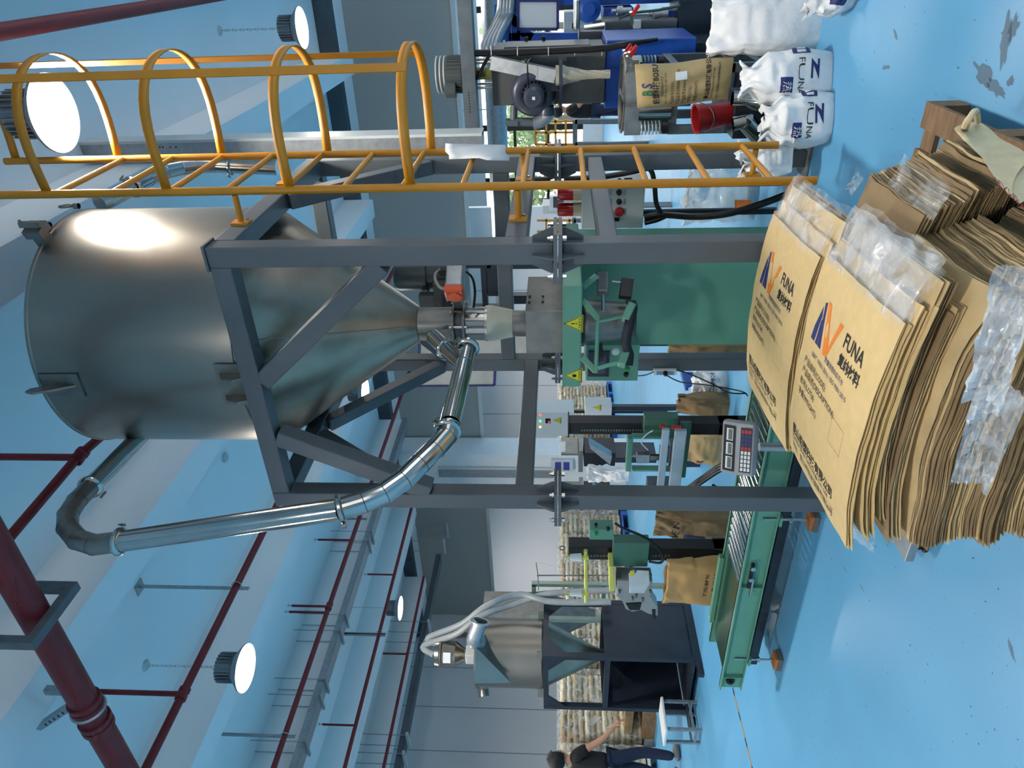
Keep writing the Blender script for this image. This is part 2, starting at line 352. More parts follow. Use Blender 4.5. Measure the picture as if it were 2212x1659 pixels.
# dried mud marks on the floor
m_stain = mat('dried_mud', (104, 92, 76), .8, var=.3, vscale=9, alpha=.4)
FL = bpy.data.objects['floor']
for i, (px_, py_, r1_, r2_, a_) in enumerate(((2172, 88, .10, .03, 20), (2190, 60, .05, .03, 0), (2125, 160, .09, .035, 70), (2150, 190, .08, .025, 80), (2183, 175, .025, .02, 0), (1915, 145, .05, .012, 100), (1935, 75, .04, .012, 60), (2185, 1405, .05, .012, 60), (1862, 1270, .04, .006, 95), (1825, 1230, .035, .006, 100))):
    rd = random.Random(i); c = on_z(px_, py_, 0); t = math.radians(a_); P = []
    for k in range(22):
        a = 2 * math.pi * k / 22; r = rd.uniform(.55, 1.15); x, y = r1_ * r * math.cos(a), r2_ * r * math.sin(a)
        P.append(V((c.x + x * math.cos(t) - y * math.sin(t), c.y + x * math.sin(t) + y * math.cos(t), .0015)))
    MB().add(P, [tuple(range(22))]).build('mud_stain', m_stain, FL, smooth=0)
# ================================================================== big support frame
XR, XL, YN, YB, ZT, CS = -1.196, -2.83, 3.141, 4.82, 3.29, .105
fr = thing('support_frame', 'tall grey blue steel support frame carrying the big hopper', 'steel frame')
def col(x, y, name='column'):
    # upper and lower column halves joined by a bolted flange
    MB().bx((x, y, 1.62), (x + CS, y + CS, ZT)).build(name, m_frame, fr, smooth=0, bevel=.006)
    MB().bx((x, y, .012), (x + CS, y + CS, 1.58)).build(name, m_frame, fr, smooth=0, bevel=.006)
    c = Vector((x + CS / 2, y + CS / 2, 0))
    fl = MB().bx((c.x - .12, c.y - .12, 1.602), (c.x + .12, c.y + .12, 1.62)).build('flange', m_frame, fr, smooth=0)
    MB().bx((c.x - .12, c.y - .12, 1.58), (c.x + .12, c.y + .12, 1.598)).build('flange', m_frame, fr, smooth=0)
    for a in range(4):
        d = Vector((math.cos(a * math.pi / 2), math.sin(a * math.pi / 2), 0)); q = Vector((-d.y, d.x, 0))
        for off in (0,):
            for sg, zb in ((1, 1.62), (-1, 1.58)):
                b = c + d * CS / 2 + q * off
                MB().prism([b + V((0, 0, zb)) - q * .004, b + d * .062 + V((0, 0, zb)) - q * .004, b + d * .062 + V((0, 0, zb + sg * .012)) - q * .004, b + d * .02 + V((0, 0, zb + sg * .10)) - q * .004, b + V((0, 0, zb + sg * .10)) - q * .004], q * .008).build('gusset', m_frame, fr, smooth=0)
    for sx in (-1, 1):
        for sy in (-1, 1):
            p = c + V((sx * .095, sy * .095, 0))
            MB().lathe([(.001, 1.56), (.013, 1.56), (.013, 1.578), (.007, 1.58), (.007, 1.62), (.013, 1.622), (.013, 1.634), (.008, 1.634), (.008, 1.648), (.001, 1.648)], p, n=6).build('bolt', m_chrome, fr, smooth=0)
    MB().bx((c.x - .11, c.y - .11, 0), (c.x + .11, c.y + .11, .012)).build('base_plate', m_frame, fr, smooth=0)
for x in (XL, XR - CS):
    for y in (YN, YB - CS): col(x, y)
def beam(p, q, w=CS, h=CS, name='beam', mt=None): return MB().bar(p, q, w, h).build(name, mt or m_frame, fr, smooth=0, bevel=.006)
zt = ZT - CS / 2; h2 = CS / 2
beam((XL + CS, YN + h2, zt), (XR - CS, YN + h2, zt)); beam((XL + CS, YB - h2, zt), (XR - CS, YB - h2, zt))
beam((XL + h2, YN + CS, zt), (XL + h2, YB - CS, zt)); beam((XR - h2, YN + CS, zt), (XR - h2, YB - CS, zt))
# corner top caps
MB().bx((XR - .12, YN - .01, ZT), (XR + .01, YN + .12, ZT + .012)).build('cap_plate', m_frame, fr, smooth=0)
# braces: front V, side V's
mx = (XL + XR) / 2; my = (YN + YB) / 2
beam((mx + .05, YN + h2, ZT - CS), (XR - CS, YN + h2, 2.45), CS * .96, CS * .96, 'brace'); beam((mx - .32, YN + h2, ZT - CS), (XL + CS, YN + h2, 2.35), CS * .96, CS * .96, 'brace')
beam((XL + h2, my - .05, ZT - CS), (XL + h2, YB - CS, 2.5), .09, .09, 'brace'); beam((XL + h2, my - .2, ZT - CS), (XL + h2, YN + CS, 2.5), .09, .09, 'brace')
beam((XR - h2, my + .05, ZT - CS), (XR - h2, YB - CS, 2.45), .09, .09, 'brace')
beam((mx, YB - h2, ZT - CS), (XL + CS, YB - h2, 2.45), .09, .09, 'brace')
# girts
beam((XL + h2, YN + CS, 1.80), (XL + h2, YB - CS, 1.80)); beam((XR - h2, YN + CS, 1.80), (XR - h2, YB - CS, 1.80)); beam((XR - h2, YN + CS, 1.36), (XR - h2, YB - CS, 1.36), .09, .09)
beam((XL + CS, YB - h2, 1.98), (XR - CS, YB - h2, 1.98))
# ================================================================== storage hopper
TC = Vector((-2.03, 3.965, 0)); TR = .735
tk = thing('storage_hopper', 'large brushed stainless steel silo hopper with long cone', 'hopper')
prof = [(TR, 3.34), (TR, 3.72), (TR + .001, 3.725), (TR, 3.73), (TR, 4.485), (TR + .008, 4.49), (TR + .008, 4.505), (TR - .01, 4.51), (.35, 4.56), (.001, 4.57)]
MB().lathe([(TR, 3.36), (TR, 4.49), (TR + .006, 4.495), (TR + .006, 4.51), (TR - .01, 4.515), (.35, 4.56), (.001, 4.57)], TC, n=96).build('shell', m_steel, tk, smooth=40)
cone = MB().lathe([(TR, 3.36), (TR - .012, 3.335), (.112, 2.47)], TC, n=96).build('cone', m_cone, tk, smooth=40)
MB().path([TC + V((TR * math.cos(a), TR * math.sin(a), 3.36)) for a in [2 * math.pi * i / 64 for i in range(64)]], .006, 6, closed=True).build('weld_bead', m_dull, cone)
a0 = math.radians(-70)
MB().path([TC + V((r * math.cos(a0), r * math.sin(a0), z)) for r, z in ((TR, 3.34), (.114, 2.474))], .0035, 6).build('weld_bead', m_dull, cone)
ol = MB().lathe([(.105, 2.475), (.105, 2.245)], TC, n=40).build('outlet_pipe', m_dull, tk)
MB().path([TC + V((.107 * math.cos(a), .107 * math.sin(a), 2.473)) for a in [2 * math.pi * i / 32 for i in range(32)]], .006, 6, closed=True).build('weld_bead', m_dull, ol)
def tank_pt(px, py, r=TR):
    rr = ray(px, py); o = CC.xy - TC.xy; d = rr.xy; A = d.dot(d); B = 2 * o.dot(d); C_ = o.dot(o) - r * r
    t = (-B - math.sqrt(max(0, B * B - 4 * A * C_))) / (2 * A); return CC + rr * t
def tank_frame(p):
    n = Vector((p.x - TC.x, p.y - TC.y, 0)).normalized(); return n, Vector((-n.y, n.x, 0))
# lifting lug: doubler plate + eye tab
p = tank_pt(132, 832); n, t = tank_frame(p); up = V((0, 0, 1))
lug = MB().prism([p + t * a + up * b for a, b in ((-.075, -.12), (.075, -.12), (.075, .1), (-.075, .1))], n * .008).build('lug_plate', m_dull, tk, smooth=0)
q = p + n * .008
def tab(base, n, t, up, w, h, th):
    P = [base + n * a + up * b for a, b in ((0, -h * .45), (w * .55, h * .05), (w, h * .55), (w * .8, h * .8), (w * .4, h * .75), (0, h * .3))]
    return MB().prism([x - t * th / 2 for x in P], t * th)
tab(q, n, t, up, .085, .2, .012).build('lifting_eye', m_dull, lug, smooth=0)
# bearing bracket where the shell rests on the side beam
for (bx_, by_) in ((500, 830),):
    p = tank_pt(bx_, by_); n, t = tank_frame(p)
    br = MB().prism([p + t * a + up * b for a, b in ((-.13, -.1), (.13, -.1), (.13, .07), (-.13, .07))], n * .008).build('bracket_plate', m_dull, tk, smooth=0)
    for off in (-.07, .07):
        P = [p + t * off + n * a + up * b for a, b in ((.008, .05), (.06, .02), (.085, -.05), (.06, -.1), (.008, -.1))]
        MB().prism([x - t * .005 for x in P], t * .01).build('rib', m_dull, br, smooth=0)
MB().bx((XL - .02, my - .14, ZT), (XL + .14, my + .14, ZT + .012)).build('bearing_pad', m_dull, tk, smooth=0)
# eye bolt and clamps on the lid rim, dents
for (ex, ey) in ((143, 452), (76, 492)):
    p = tank_pt(ex + 20, ey + 4); n, t = tank_frame(p); e = p + n * .03
    b = V((e.x, e.y, 4.5)); MB().lathe([(.018, 0), (.018, .03), (.008, .03), (.008, .05)], b, n=10, cap1=True).path([b + V((0, 0, .085)) + (t * math.cos(a) + up * math.sin(a)) * .032 for a in [2 * math.pi * i / 16 for i in range(16)]], .008, 6, closed=True).build('eye_bolt', m_dull, tk)
p = tank_pt(95, 520); n, t = tank_frame(p)
e = V((p.x, p.y, 4.5)) + n * .02
MB().bar(e - n * .12, e + n * .09, .06, .07).bar(e - t * .05 + n * .06, e + t * .05 + n * .06, .05, .1).bar(e + n * .1 - up * .05, e + n * .1 + up * .07, .03, .03).tube(e + up * .03, e + n * .13 + up * .06, .008, 8).build('lid_clamp', m_dull, tk, smooth=0)
# ================================================================== steel conveying pipe with elbows and clamps
m_seam = mat('pipe_weld_seam', (70, 66, 60), .5, .6)
def elbow_pipe(name, label, pts, r, clamps=(), seams=True):
    t = thing(name, label, 'pipe')
    MB().path(pts, r, 24).build('tube', m_pipe, t, smooth=22)
    return t
def ring(parent, c, d, r, name='clamp', w=.03, mt=None, lever=True):
    c = Vector(c); d = Vector(d).normalized(); o = c - d * w / 2
    k = MB().lathe([(r, 0), (r + .012, .004), (r + .017, w * .3), (r + .017, w * .7), (r + .012, w - .004), (r, w)], o, d, n=28).build(name, mt or m_pipe, parent)
    if lever:
        x = d.orthogonal().normalized(); b = c + x * (r + .02)
        MB().bar(b - d * .006, b + x * .014 - d * .006, .018, .010).bar(b + x * .008 - d.cross(x) * .022, b + x * .008 + d.cross(x) * .026, .011, .011).build('lever', m_dull, k, smooth=0)
    return k
tp = thing('conveying_pipe', 'polished steel conveying pipe curving from the big hopper to the valve', 'pipe')
r1 = .052
def dpath(lst): return [at_d(*q) for q in lst]
# tangential inlet stub high on the shell, goes out to the camera's side, turns down, sweeps back to the outlet
A = [tank_pt(292, 948)]
stub0 = at_d(290, 955, 4.55); e0 = at_d(195, 1052, 4.05)
el = [at_d(195, 1052, 4.05), at_d(166, 1082, 3.9), at_d(147, 1112, 3.78), at_d(146, 1140, 3.68), at_d(168, 1166, 3.58), at_d(205, 1177, 3.5), at_d(258, 1170, 3.44)]
MB().path([at_d(320, 925, 4.62), e0], r1, 24).build('tube', m_pipe, tp)
el_o = MB()
for i in range(len(el) - 1): el_o.path([el[i], el[i + 1]], r1, 24, cap=False)
MB().path(el, r1, 24).build('upper_elbow', m_dull, tp, smooth=18)
low = [at_d(735, 1100, 3.22), at_d(785, 1085, 3.24), at_d(830, 1066, 3.27), at_d(872, 1036, 3.32), at_d(908, 1001, 3.38), at_d(940, 970, 3.44), at_d(966, 940, 3.5), at_d(972, 915, 3.54)]
MB().path([at_d(258, 1170, 3.44), at_d(735, 1100, 3.22)], r1, 24).build('tube', m_pipe, tp)
MB().path(low, r1, 24).build('lower_elbow', m_pipe, tp, smooth=14)
for P in (el[1:-1], low[1:-1]):
    for i in range(len(P)):
        d = (P[min(i + 1, len(P) - 1)] - P[max(i - 1, 0)]).normalized()
        MB().lathe([(r1 * 1.0, -.002), (r1 * 1.035, 0), (r1 * 1.0, .002)], P[i], d, n=24).build('weld_seam', m_seam, tp)
run = [at_d(972, 915, 3.54), at_d(1012, 745, 4.1)]
MB().path(run, r1, 24).build('tube', m_pipe, tp)
MB().path([at_d(1005, 790, 3.93), at_d(938, 728, 4.28)], r1 * .98, 24).build('branch_tube', m_pipe, tp)
ring(tp, at_d(195, 1052, 4.05), el[1] - el[0], r1); ring(tp, at_d(258, 1170, 3.44), V((0, 0, 1)), r1); ring(tp, at_d(735, 1100, 3.22), low[1] - low[0], r1)
ring(tp, at_d(967, 929, 3.52), run[1] - run[0], r1); ring(tp, at_d(966, 755, 4.14), at_d(1005, 790, 3.93) - at_d(938, 728, 4.28), r1); ring(tp, at_d(1010, 752, 4.06), run[1] - run[0], r1)
# second pipe on the far right of the hopper
tp2 = thing('conveying_pipe', 'polished steel pipe curving up behind the ladder from the hopper lid', 'pipe')
q2 = [at_d(215, 440, 4.55), at_d(285, 405, 4.75), at_d(318, 385, 4.9), at_d(355, 369, 5.0), at_d(392, 361, 5.1), at_d(425, 357, 5.15), at_d(470, 356, 5.2), at_d(600, 362, 5.2)]
MB().path(q2, .056, 24).build('tube', m_pipe, tp2, smooth=16)
for i in range(2, 6): MB().lathe([(.056, -.002), (.0585, 0), (.056, .002)], q2[i], q2[i + 1] - q2[i - 1], n=24).build('weld_seam', m_seam, tp2)
ring(tp2, at_d(498, 357, 5.2), q2[-1] - q2[-2], .056); ring(tp2, at_d(287, 404, 4.75), q2[2] - q2[1], .056)
# ================================================================== yellow ladder with safety cage
ld = thing('caged_ladder', 'yellow steel access ladder with hooped safety cage', 'ladder')
LX = XR + .17                       # plane of the rails, stood off from the frame
def lad_y(py): return on_x(700, py, LX).y
yn_, yf_ = on_x(700, 409, LX).y, on_x(700, 334, LX).y
rr_ = .021
ztop, zlow = 5.2, .36
for y, zz_ in ((yn_, ztop), (yf_, on_x(58, 330, LX).z)): MB().path([(LX, y, zlow), (LX, y, zz_)], rr_, 14).build('rail', m_yel, ld)
z = on_x(139, 409, LX).z; dz = (on_x(139, 409, LX).z - on_x(1539, 404, LX).z) / 11
zz = z
while zz > zlow + .02:
    MB().path([(LX, yn_, zz), (LX, yf_, zz)], .0155, 10).build('rung', m_yel, ld); zz -= dz
ym = (yn_ + yf_) / 2; hw = (yf_ - yn_) / 2
def hoop_pts(z):
    return [(LX + .62 * math.sin(math.pi * i / 22) ** .8 if 0 < i < 22 else LX, ym - hw * math.cos(math.pi * i / 22) * (1 + .35 * math.sin(math.pi * i / 22)), z) for i in range(23)]
def strap(parent, pts, w, name):
    b = MB(); P = [Vector(p) for p in pts]; vs = []; fs = []
    for p in P: vs += [p - V((0, 0, w / 2)), p + V((0, 0, w / 2))]
    fs = [(2 * i, 2 * i + 2, 2 * i + 3, 2 * i + 1) for i in range(len(P) - 1)]
    return b.add(vs, fs).build(name, m_yel, parent, solid=.006)
hz = [on_x(885, 409, LX).z, on_x(628, 409, LX).z, on_x(372, 409, LX).z, on_x(125, 409, LX).z]
hz.append(hz[-1] + (hz[-1] - hz[-2]))
for z in hz: strap(ld, hoop_pts(z), .05, 'hoop')
P0 = hoop_pts(0)
for i in (7, 15):
    x, y, _ = P0[i]; n = V((P0[i + 1][0] - P0[i - 1][0], P0[i + 1][1] - P0[i - 1][1], 0)).normalized()
    c = V((x, y, 0)); MB().bar(c + V((0, 0, hz[0] - .02)), c + V((0, 0, 5.3)), .05, .006, up=V((n.y, -n.x, 0))).build('cage_strap', m_yel, ld, smooth=0)
for zb, ys in ((ZT - .05, (yn_, yf_)), (1.80, (yn_, yf_)), (zlow + .12, (yn_, yf_))):
    for y in ys:
        MB().tube((LX - rr_, y, zb), (XR + .012, y, zb), .016, 10).build('standoff', m_yel, ld)
        k = MB().bx((XR, y - .035, zb - .045), (XR + .012, y + .035, zb + .045)).build('foot_plate', m_yel, ld, smooth=0)
        MB().lathe([(.012, 0), (.012, .008), (.001, .01)], (XR + .012, y + .02, zb - .025), (1, 0, 0), n=6).build('bolt', m_chrome, k, smooth=0)
# paper sheet taped to the ladder
pp = MB().grid(lambda a, b: on_x(1092 - a * 130 + (8 if b > .5 else 0), 313 + b * 34 * (1 if a < .4 else .75 + .25 * a) - a * 3, LX + .03 + .02 * math.sin(a * 5) * b), 8, 4).build('paper_sheet', mat('white_paper', (205, 208, 210), .7), solid=.001)
tag(pp, 'creased white paper sheet taped to the yellow ladder rail', 'paper')
# ================================================================== fire pipes under the ceiling
def pipe_run(label, pts, r, group='red sprinkler pipes under the ceiling', cat='pipe', name='sprinkler_pipe'):
    t = thing(name, label, cat, group); MB().path(pts, r, 16).build('main_run', m_red, t); return t
ZP = 4.62
def coupling(t, p, d, r): MB().lathe([(r, -.05), (r * 1.35, -.05), (r * 1.35, -.015), (r * 1.15, -.01), (r * 1.15, .01), (r * 1.35, .015), (r * 1.35, .05), (r, .05)], p, d, n=16).build('coupling', m_red, t)
def dropper(t, x, y, z0, z1, r=.016, head=True):
    d = MB().tube((x, y, z0), (x, y, z1), r, 10).build('riser', m_red, t)
    if head: MB().lathe([(.012, 0), (.012, .02), (.006, .03), (.006, .05), (.025, .055), (.001, .06)], (x, y, z1), (0, 0, 1 if z1 > z0 else -1), n=10).build('sprinkler_head', m_chrome, d)
lab = ['long red sprinkler pipe running past the nearest hanging lamp', 'second red sprinkler pipe, left of the frame and behind the first', 'third red sprinkler pipe, close above the cable tray', 'farthest thin red sprinkler pipe by the far cable tray']
XP = [-5.06, -7.38, -9.87, -12.1]; runs = []
for i, x in enumerate(XP):
    t = pipe_run(lab[i], [(x, -6.5, ZP), (x, [12.6, 12.7, 12.75, 11.15][i], ZP)], [.034, .032, .03, .03][i]); runs.append(t)
coupling(runs[0], V((XP[0], on_z(395, 1500, ZP).y, ZP)), (0, 1, 0), .034); coupling(runs[1], V((XP[1], on_z(710, 1307, ZP).y, ZP)), (0, 1, 0), .032)
dropper(runs[0], XP[0], on_z(395, 1500, ZP).y, ZP, ZC, .022, head=False)
dropper(runs[1], XP[1], on_z(710, 1307, ZP).y, ZP, ZP + .5); dropper(runs[1], XP[1], on_z(870, 940, ZP).y - 3.6, ZP, ZP + .5)
dropper(runs[1], XP[1], on_z(765, 1555, ZP).y, ZP, ZP + .5); dropper(runs[2], XP[2], on_z(850, 1231, ZP).y, ZP, ZP + .5)
dropper(runs[2], XP[2], on_z(765, 1555, ZP).y, ZP, ZP + .5); dropper(runs[3], XP[3], on_z(880, 1412, ZP).y, ZP, ZP + .5)
# hanger angles with a ceiling plate
m_ang = m_galv
def hanger(x, y, z0, label, r=.04, w=.035):
    t = thing('pipe_hanger', label, 'bracket', 'galvanised pipe hangers')
    MB().bx((x - w / 2 - r, y - .004, z0 - .1), (x + w / 2 - r, y + .004, ZC)).bx((x - w / 2 - r - .002, y - .004, z0 - .1), (x - w / 2 - r + .004, y + w, ZC)).build('angle_post', m_ang, t, smooth=0)
    MB().bx((x - .08 - r, y - .05, ZC - .012), (x + .04 - r, y + .07, ZC)).build('ceiling_plate', m_ang, t, smooth=0)
    MB().path([V((x + (r + .006) * math.cos(a), y, z0 + (r + .006) * math.sin(a))) for a in [2 * math.pi * i / 20 for i in range(20)]], .005, 6, closed=True).build('u_bolt', m_chrome, t)
hanger(XP[0], on_z(515, 1275, ZP).y, ZP, 'hanger on the nearest sprinkler pipe, above the bent steel pipe'); hanger(XP[1], on_z(620, 1600, ZP).y, ZP, 'hanger on the second sprinkler pipe near the picture edge', .036)
hanger(XP[1], on_z(778, 1122, ZP).y, ZP, 'hanger on the second sprinkler pipe beside the frame column', .036); hanger(XP[2], on_z(822, 1378, ZP).y, ZP, 'hanger on the third sprinkler pipe above the small hopper', .036)
hanger(XP[2], on_z(857, 1560, ZP).y, ZP, 'hanger on the third sprinkler pipe above the worker', .036)
# big mains
big = pipe_run('thick dark red fire main crossing overhead on a steel bracket', [(-9, 2.6, 4.6), (.4, 2.6, 4.6)], .085, name='fire_main', group=None)
for (q, w_) in ((on_y(205, 1560, 2.6), .085), (on_y(165, 1520, 2.6), .085)):
    MB().lathe([(.086, -.05), (.1, -.045), (.1, -.01), (.088, 0), (.1, .01), (.1, .045), (.086, .05)], V((q.x, 2.6, 4.6)), (1, 0, 0), n=24).build('coupling', m_red, big)
cl = on_y(190, 1530, 2.6); MB().path([V((cl.x, 2.6 + .1 * math.cos(a), 4.6 + .1 * math.sin(a))) for a in [2 * math.pi * i / 24 for i in range(24)]], .01, 6, closed=True).build('clamp_band', m_galv, big)
m2 = pipe_run('red fire pipe running overhead past the top of the ladder cage', [(-.32, 3.0, 4.6), (-.32, 12.5, 4.6)], .045, name='fire_main', group=None)
q = on_z(172, 985, 4.6)
m3 = pipe_run('thin red pipe climbing past the hopper lid to the fire main', [on_z(0, 1185, 4.75), on_z(170, 985, 4.75)] + [on_z(222, 940, 4.75)], .03, group=None, name='branch_pipe')
coupling(m3, on_z(172, 985, 4.75), on_z(170, 985, 4.75) - on_z(0, 1185, 4.75), .032)
MB().tube(on_z(165, 988, 4.75), on_z(165, 988, 4.75) + V((0, 0, .8)), .024, 12).build('riser', m_red, m3)
# U bracket for the fire main
ub = thing('pipe_bracket', 'grey U-shaped steel bracket holding the thick fire main', 'bracket')
b0 = on_y(165, 1400, 2.48); b1 = on_y(150, 1440, 2.48); bz = 4.46
xa = on_y(160, 1376, 2.45).x; xb = xa - .02
MB().bx((xa - .03, 2.43, bz), (xa + .03, 2.77, bz + .05)).build('cross_bar', m_dgalv, ub, smooth=0)
MB().bx((xa - .03, 2.38, bz), (xa + .03, 2.43, ZC)).build('post', m_dgalv, ub, smooth=0); MB().bx((xa - .03, 2.77, bz), (xa + .03, 2.82, ZC)).build('post', m_dgalv, ub, smooth=0)
ub2 = thing('pipe_bracket', 'perforated slotted channel strut sloping up from the fire main clamp', 'bracket')
q0 = V((cl.x, 2.7, 4.66)); q1 = q0 + V((-.55, .1, .62))
st = MB().bar(q0, q1, .045, .045).build('strut', m_galv, ub2, smooth=0)
for i in range(9):
    f = .1 + i * .09; c = q0.lerp(q1, f); MB().box(c - V((0, .024, 0)), (.03, .003, .012)).build('slot', m_black, st, smooth=0)
MB().bar(q0 + V((0, .02, 0)), q0 + V((0, .02, .3)), .045, .045).build('post', m_galv, ub2, smooth=0)
# hung cable tray
tr = thing('cable_tray', 'long galvanised cable tray hung on rods below the ceiling', 'cable tray')
def tray(t, x, y0, y1, z, w=.2, h=.1, mt=None):
    MB().bx((x - w / 2, y0, z), (x + w / 2, y1, z + .006)).bx((x - w / 2, y0, z), (x - w / 2 + .006, y1, z + h)).bx((x + w / 2 - .006, y0, z), (x + w / 2, y1, z + h)).build('channel', mt or m_galv, t, smooth=0)
xt = -8.85; zt_ = on_x(660, 1620, xt).z
tray(tr, xt, -6.5, 12.6, zt_, .22, .1)
for py in (1615, 1515, 1480, 1375, 1340, 1180, 1160):
    px_ = 660 + (1620 - py) * .36; y = on_x(px_, py, xt).y
    for s_ in (-.13, .13): MB().tube((xt + s_, y, zt_ - .03), (xt + s_, y, ZC), .006, 6).build('threaded_rod', m_galv, tr)
    MB().bx((xt - .17, y - .02, zt_ - .03), (xt + .17, y + .02, zt_)).build('cross_rail', m_galv, tr, smooth=0)
tr2 = thing('cable_tray', 'dark rail of the farther cable tray along the left hand wall', 'cable tray')
xt2 = -13.0; z2 = on_x(868, 1659, xt2).z; tray(tr2, xt2, -6, 12.6, z2, .3, .12, m_gird)
for py in (1640, 1600, 1400, 1355, 1180, 1145):
    y = on_x(868 + (1659 - py) * .182, py, xt2).y
    for s_ in (-.18, .18): MB().tube((xt2 + s_, y, z2 - .04), (xt2 + s_, y, ZC), .008, 6).build('threaded_rod', m_galv, tr2)
    MB().bx((xt2 - .24, y - .03, z2 - .05), (xt2 + .24, y + .03, z2)).build('cross_rail', m_lgrey, tr2, smooth=0)
# vertical + horizontal galvanised trays on the right
tv = thing('cable_tray', 'broad vertical galvanised cable duct behind the ladder', 'cable duct')
YV = 5.9; a = on_y(600, 300, YV); b = on_y(600, 330, YV); zlo = on_y(1042, 310, YV).z
MB().bx((b.x, YV, zlo), (a.x, YV + .18, ZC)).build('duct_body', m_galv, tv, smooth=0)
MB().bx((a.x - .012, YV - .01, zlo), (a.x + .01, YV + .19, ZC)).build('duct_lip', m_lgrey, tv, smooth=0)
for pz in (330, 345, 352, 368, 380, 1000, 1012, 1025):
    c = on_y(pz, 318, YV); MB().lathe([(.008, 0), (.001, .003)], c, (0, -1, 0), n=8).build('hole', m_black, tv)
th = thing('cable_tray', 'horizontal galvanised cable duct across the motor of the grey machine', 'cable duct')
YH = 6.2; c0 = on_y(1000, 0, YH); c1 = on_y(1018, 284, YH)
MB().bx((c1.x - .1, YH, c1.z - .06), (4.0, YH + .16, c1.z + .05)).build('duct_body', m_dgalv, th, smooth=0)
for k in range(8):
    c = on_y(1012 + k * .5, 200 + k * 6, YH); MB().lathe([(.007, 0), (.001, .003)], c, (0, -1, 0), n=8).build('hole', m_black, th)
sd = tag(MB().lathe([(.06, 0), (.055, -.03), (.03, -.045), (.001, -.048)], V((on_z(484, 988, ZC).x, on_z(484, 988, ZC).y, ZC)), n=20).build('smoke_detector', m_lgrey), 'round white smoke detector on the ceiling left of the big hopper', 'smoke detector')
# ================================================================== pallet and pile of flat paper bags
pal = thing('pallet', 'worn wooden pallet under the pile of paper bags', 'pallet')
PXa, PXb, PYa, PYb = -1.80, -.60, 2.0, 3.1
for i in range(7):
    x = PXa + i * (PXb - PXa - .1) / 6
    MB().bx((x, PYa, .105), (x + .1, PYb, .125)).build('deck_board', m_wood, pal, smooth=0)
for y in (PYa, (PYa + PYb) / 2 - .05, PYb - .1):
    MB().bx((PXa, y, .085), (PXb, y + .1, .105)).build('stringer_board', m_wood, pal, smooth=0)
    MB().bx((PXa, y, 0), (PXb, y + .1, .018)).build('bottom_board', m_wood, pal, smooth=0)
    for x in (PXa, (PXa + PXb) / 2 - .05, PXb - .1): MB().bx((x, y, .018), (x + .1, y + .1, .085)).build('block', m_wood, pal, smooth=0)
def rz(p, c, th): return Vector((c[0] + p.x * math.cos(th) - p.y * math.sin(th), c[1] + p.x * math.sin(th) + p.y * math.cos(th), p.z))
def make_bag(label, c, z, L, Wd, th, mt, shape, seed, t=.0048, group='flat paper bags in the pile', droop=(0, 0, 0, 0), end_fold=0.0):
    """flat empty paper bag following the sag of the pile; droop = extra drop at +x, -x, +y, -y edges"""
    rd = random.Random(seed); ph = [rd.uniform(0, 6.28) for _ in range(6)]; a1, a2 = rd.uniform(.0004, .0014), rd.uniform(.0003, .0012)
    def zf(x, y):
        fx, fy = x / (L / 2), y / (Wd / 2)
        e = (droop[0] * max(0, fx) ** 2.2 + droop[1] * max(0, -fx) ** 2.2 + droop[2] * max(0, fy) ** 2.2 + droop[3] * max(0, -fy) ** 2.2)
        w = a1 * math.sin(9 * x + ph[0]) * fy + a2 * math.sin(14 * y + ph[1]) * fx + .0012 * math.sin(31 * x + ph[2]) * abs(fy) ** 3 + .0014 * math.sin(37 * y + ph[3]) * abs(fx) ** 3
        fold = -end_fold * max(0, -fx - .86) / .14
        return shape(x, y) - e + w + fold
    nx, ny = 20, 10; jx = [rd.uniform(-.002, .002) for _ in range(ny + 1)]; jy = [rd.uniform(-.002, .002) for _ in range(nx + 1)]
    def pt(i, j, top):
        x = (i / nx - .5) * L + (jx[j] if i in (0, nx) else 0); y = (j / ny - .5) * Wd + (jy[i] if j in (0, ny) else 0)
        edge = 1.0 if 0 < i < nx and 0 < j < ny else .35
        return rz(Vector((x, y, z + zf(x, y) + (t / 2 if top else -t / 2) * edge)), c, th)
    b = MB(); w = ny + 1; n = (nx + 1) * w
    vs = [pt(i, j, True) for i in range(nx + 1) for j in range(ny + 1)] + [pt(i, j, False) for i in range(nx + 1) for j in range(ny + 1)]
    fs = []
    for i in range(nx):
        for j in range(ny): a = i * w + j; fs += [(a, a + w, a + w + 1, a + 1), (n + a, n + a + 1, n + a + w + 1, n + a + w)]
    for i in range(nx): a = i * w; fs += [(a, n + a, n + a + w, a + w), (a + ny, a + ny + w, n + a + ny + w, n + a + ny)]
    for j in range(ny): a = j; fs += [(a, a + 1, n + a + 1, n + a), (nx * w + a, n + nx * w + a, n + nx * w + a + 1, nx * w + a + 1)]
    o = tag(b.add(vs, fs).build('paper_bag', mt, smooth=50), label, 'paper bag', group)
    surf = lambda x, y: rz(Vector((x, y, z + zf(x, y) + t / 2 + .0012)), c, th)
    return o, surf
def add_liner(bag, surf, L, Wd, ext, seed, mt, up=0.0):
    rd = random.Random(seed); ph = [rd.uniform(0, 6) for _ in range(4)]
    def fn(u, v):
        x = L / 2 - .02 + u * (ext + .02); y = (v - .5) * Wd * .96
        p = surf(min(x, L / 2 - .004), y); q = p + (surf(L / 2 - .004, y) - surf(L / 2 - .03, y)).normalized() * max(0, x - L / 2 + .004)
        return q + V((0, 0, up * u - .03 * u * u + .006 * u * math.sin(23 * y + ph[0]) + .005 * u * math.sin(47 * y + ph[1] + 20 * x) + rd.uniform(-.0035, .0035) * u))
    return MB().grid(fn, 8, 26).build('inner_liner', mt, bag, smooth=25)
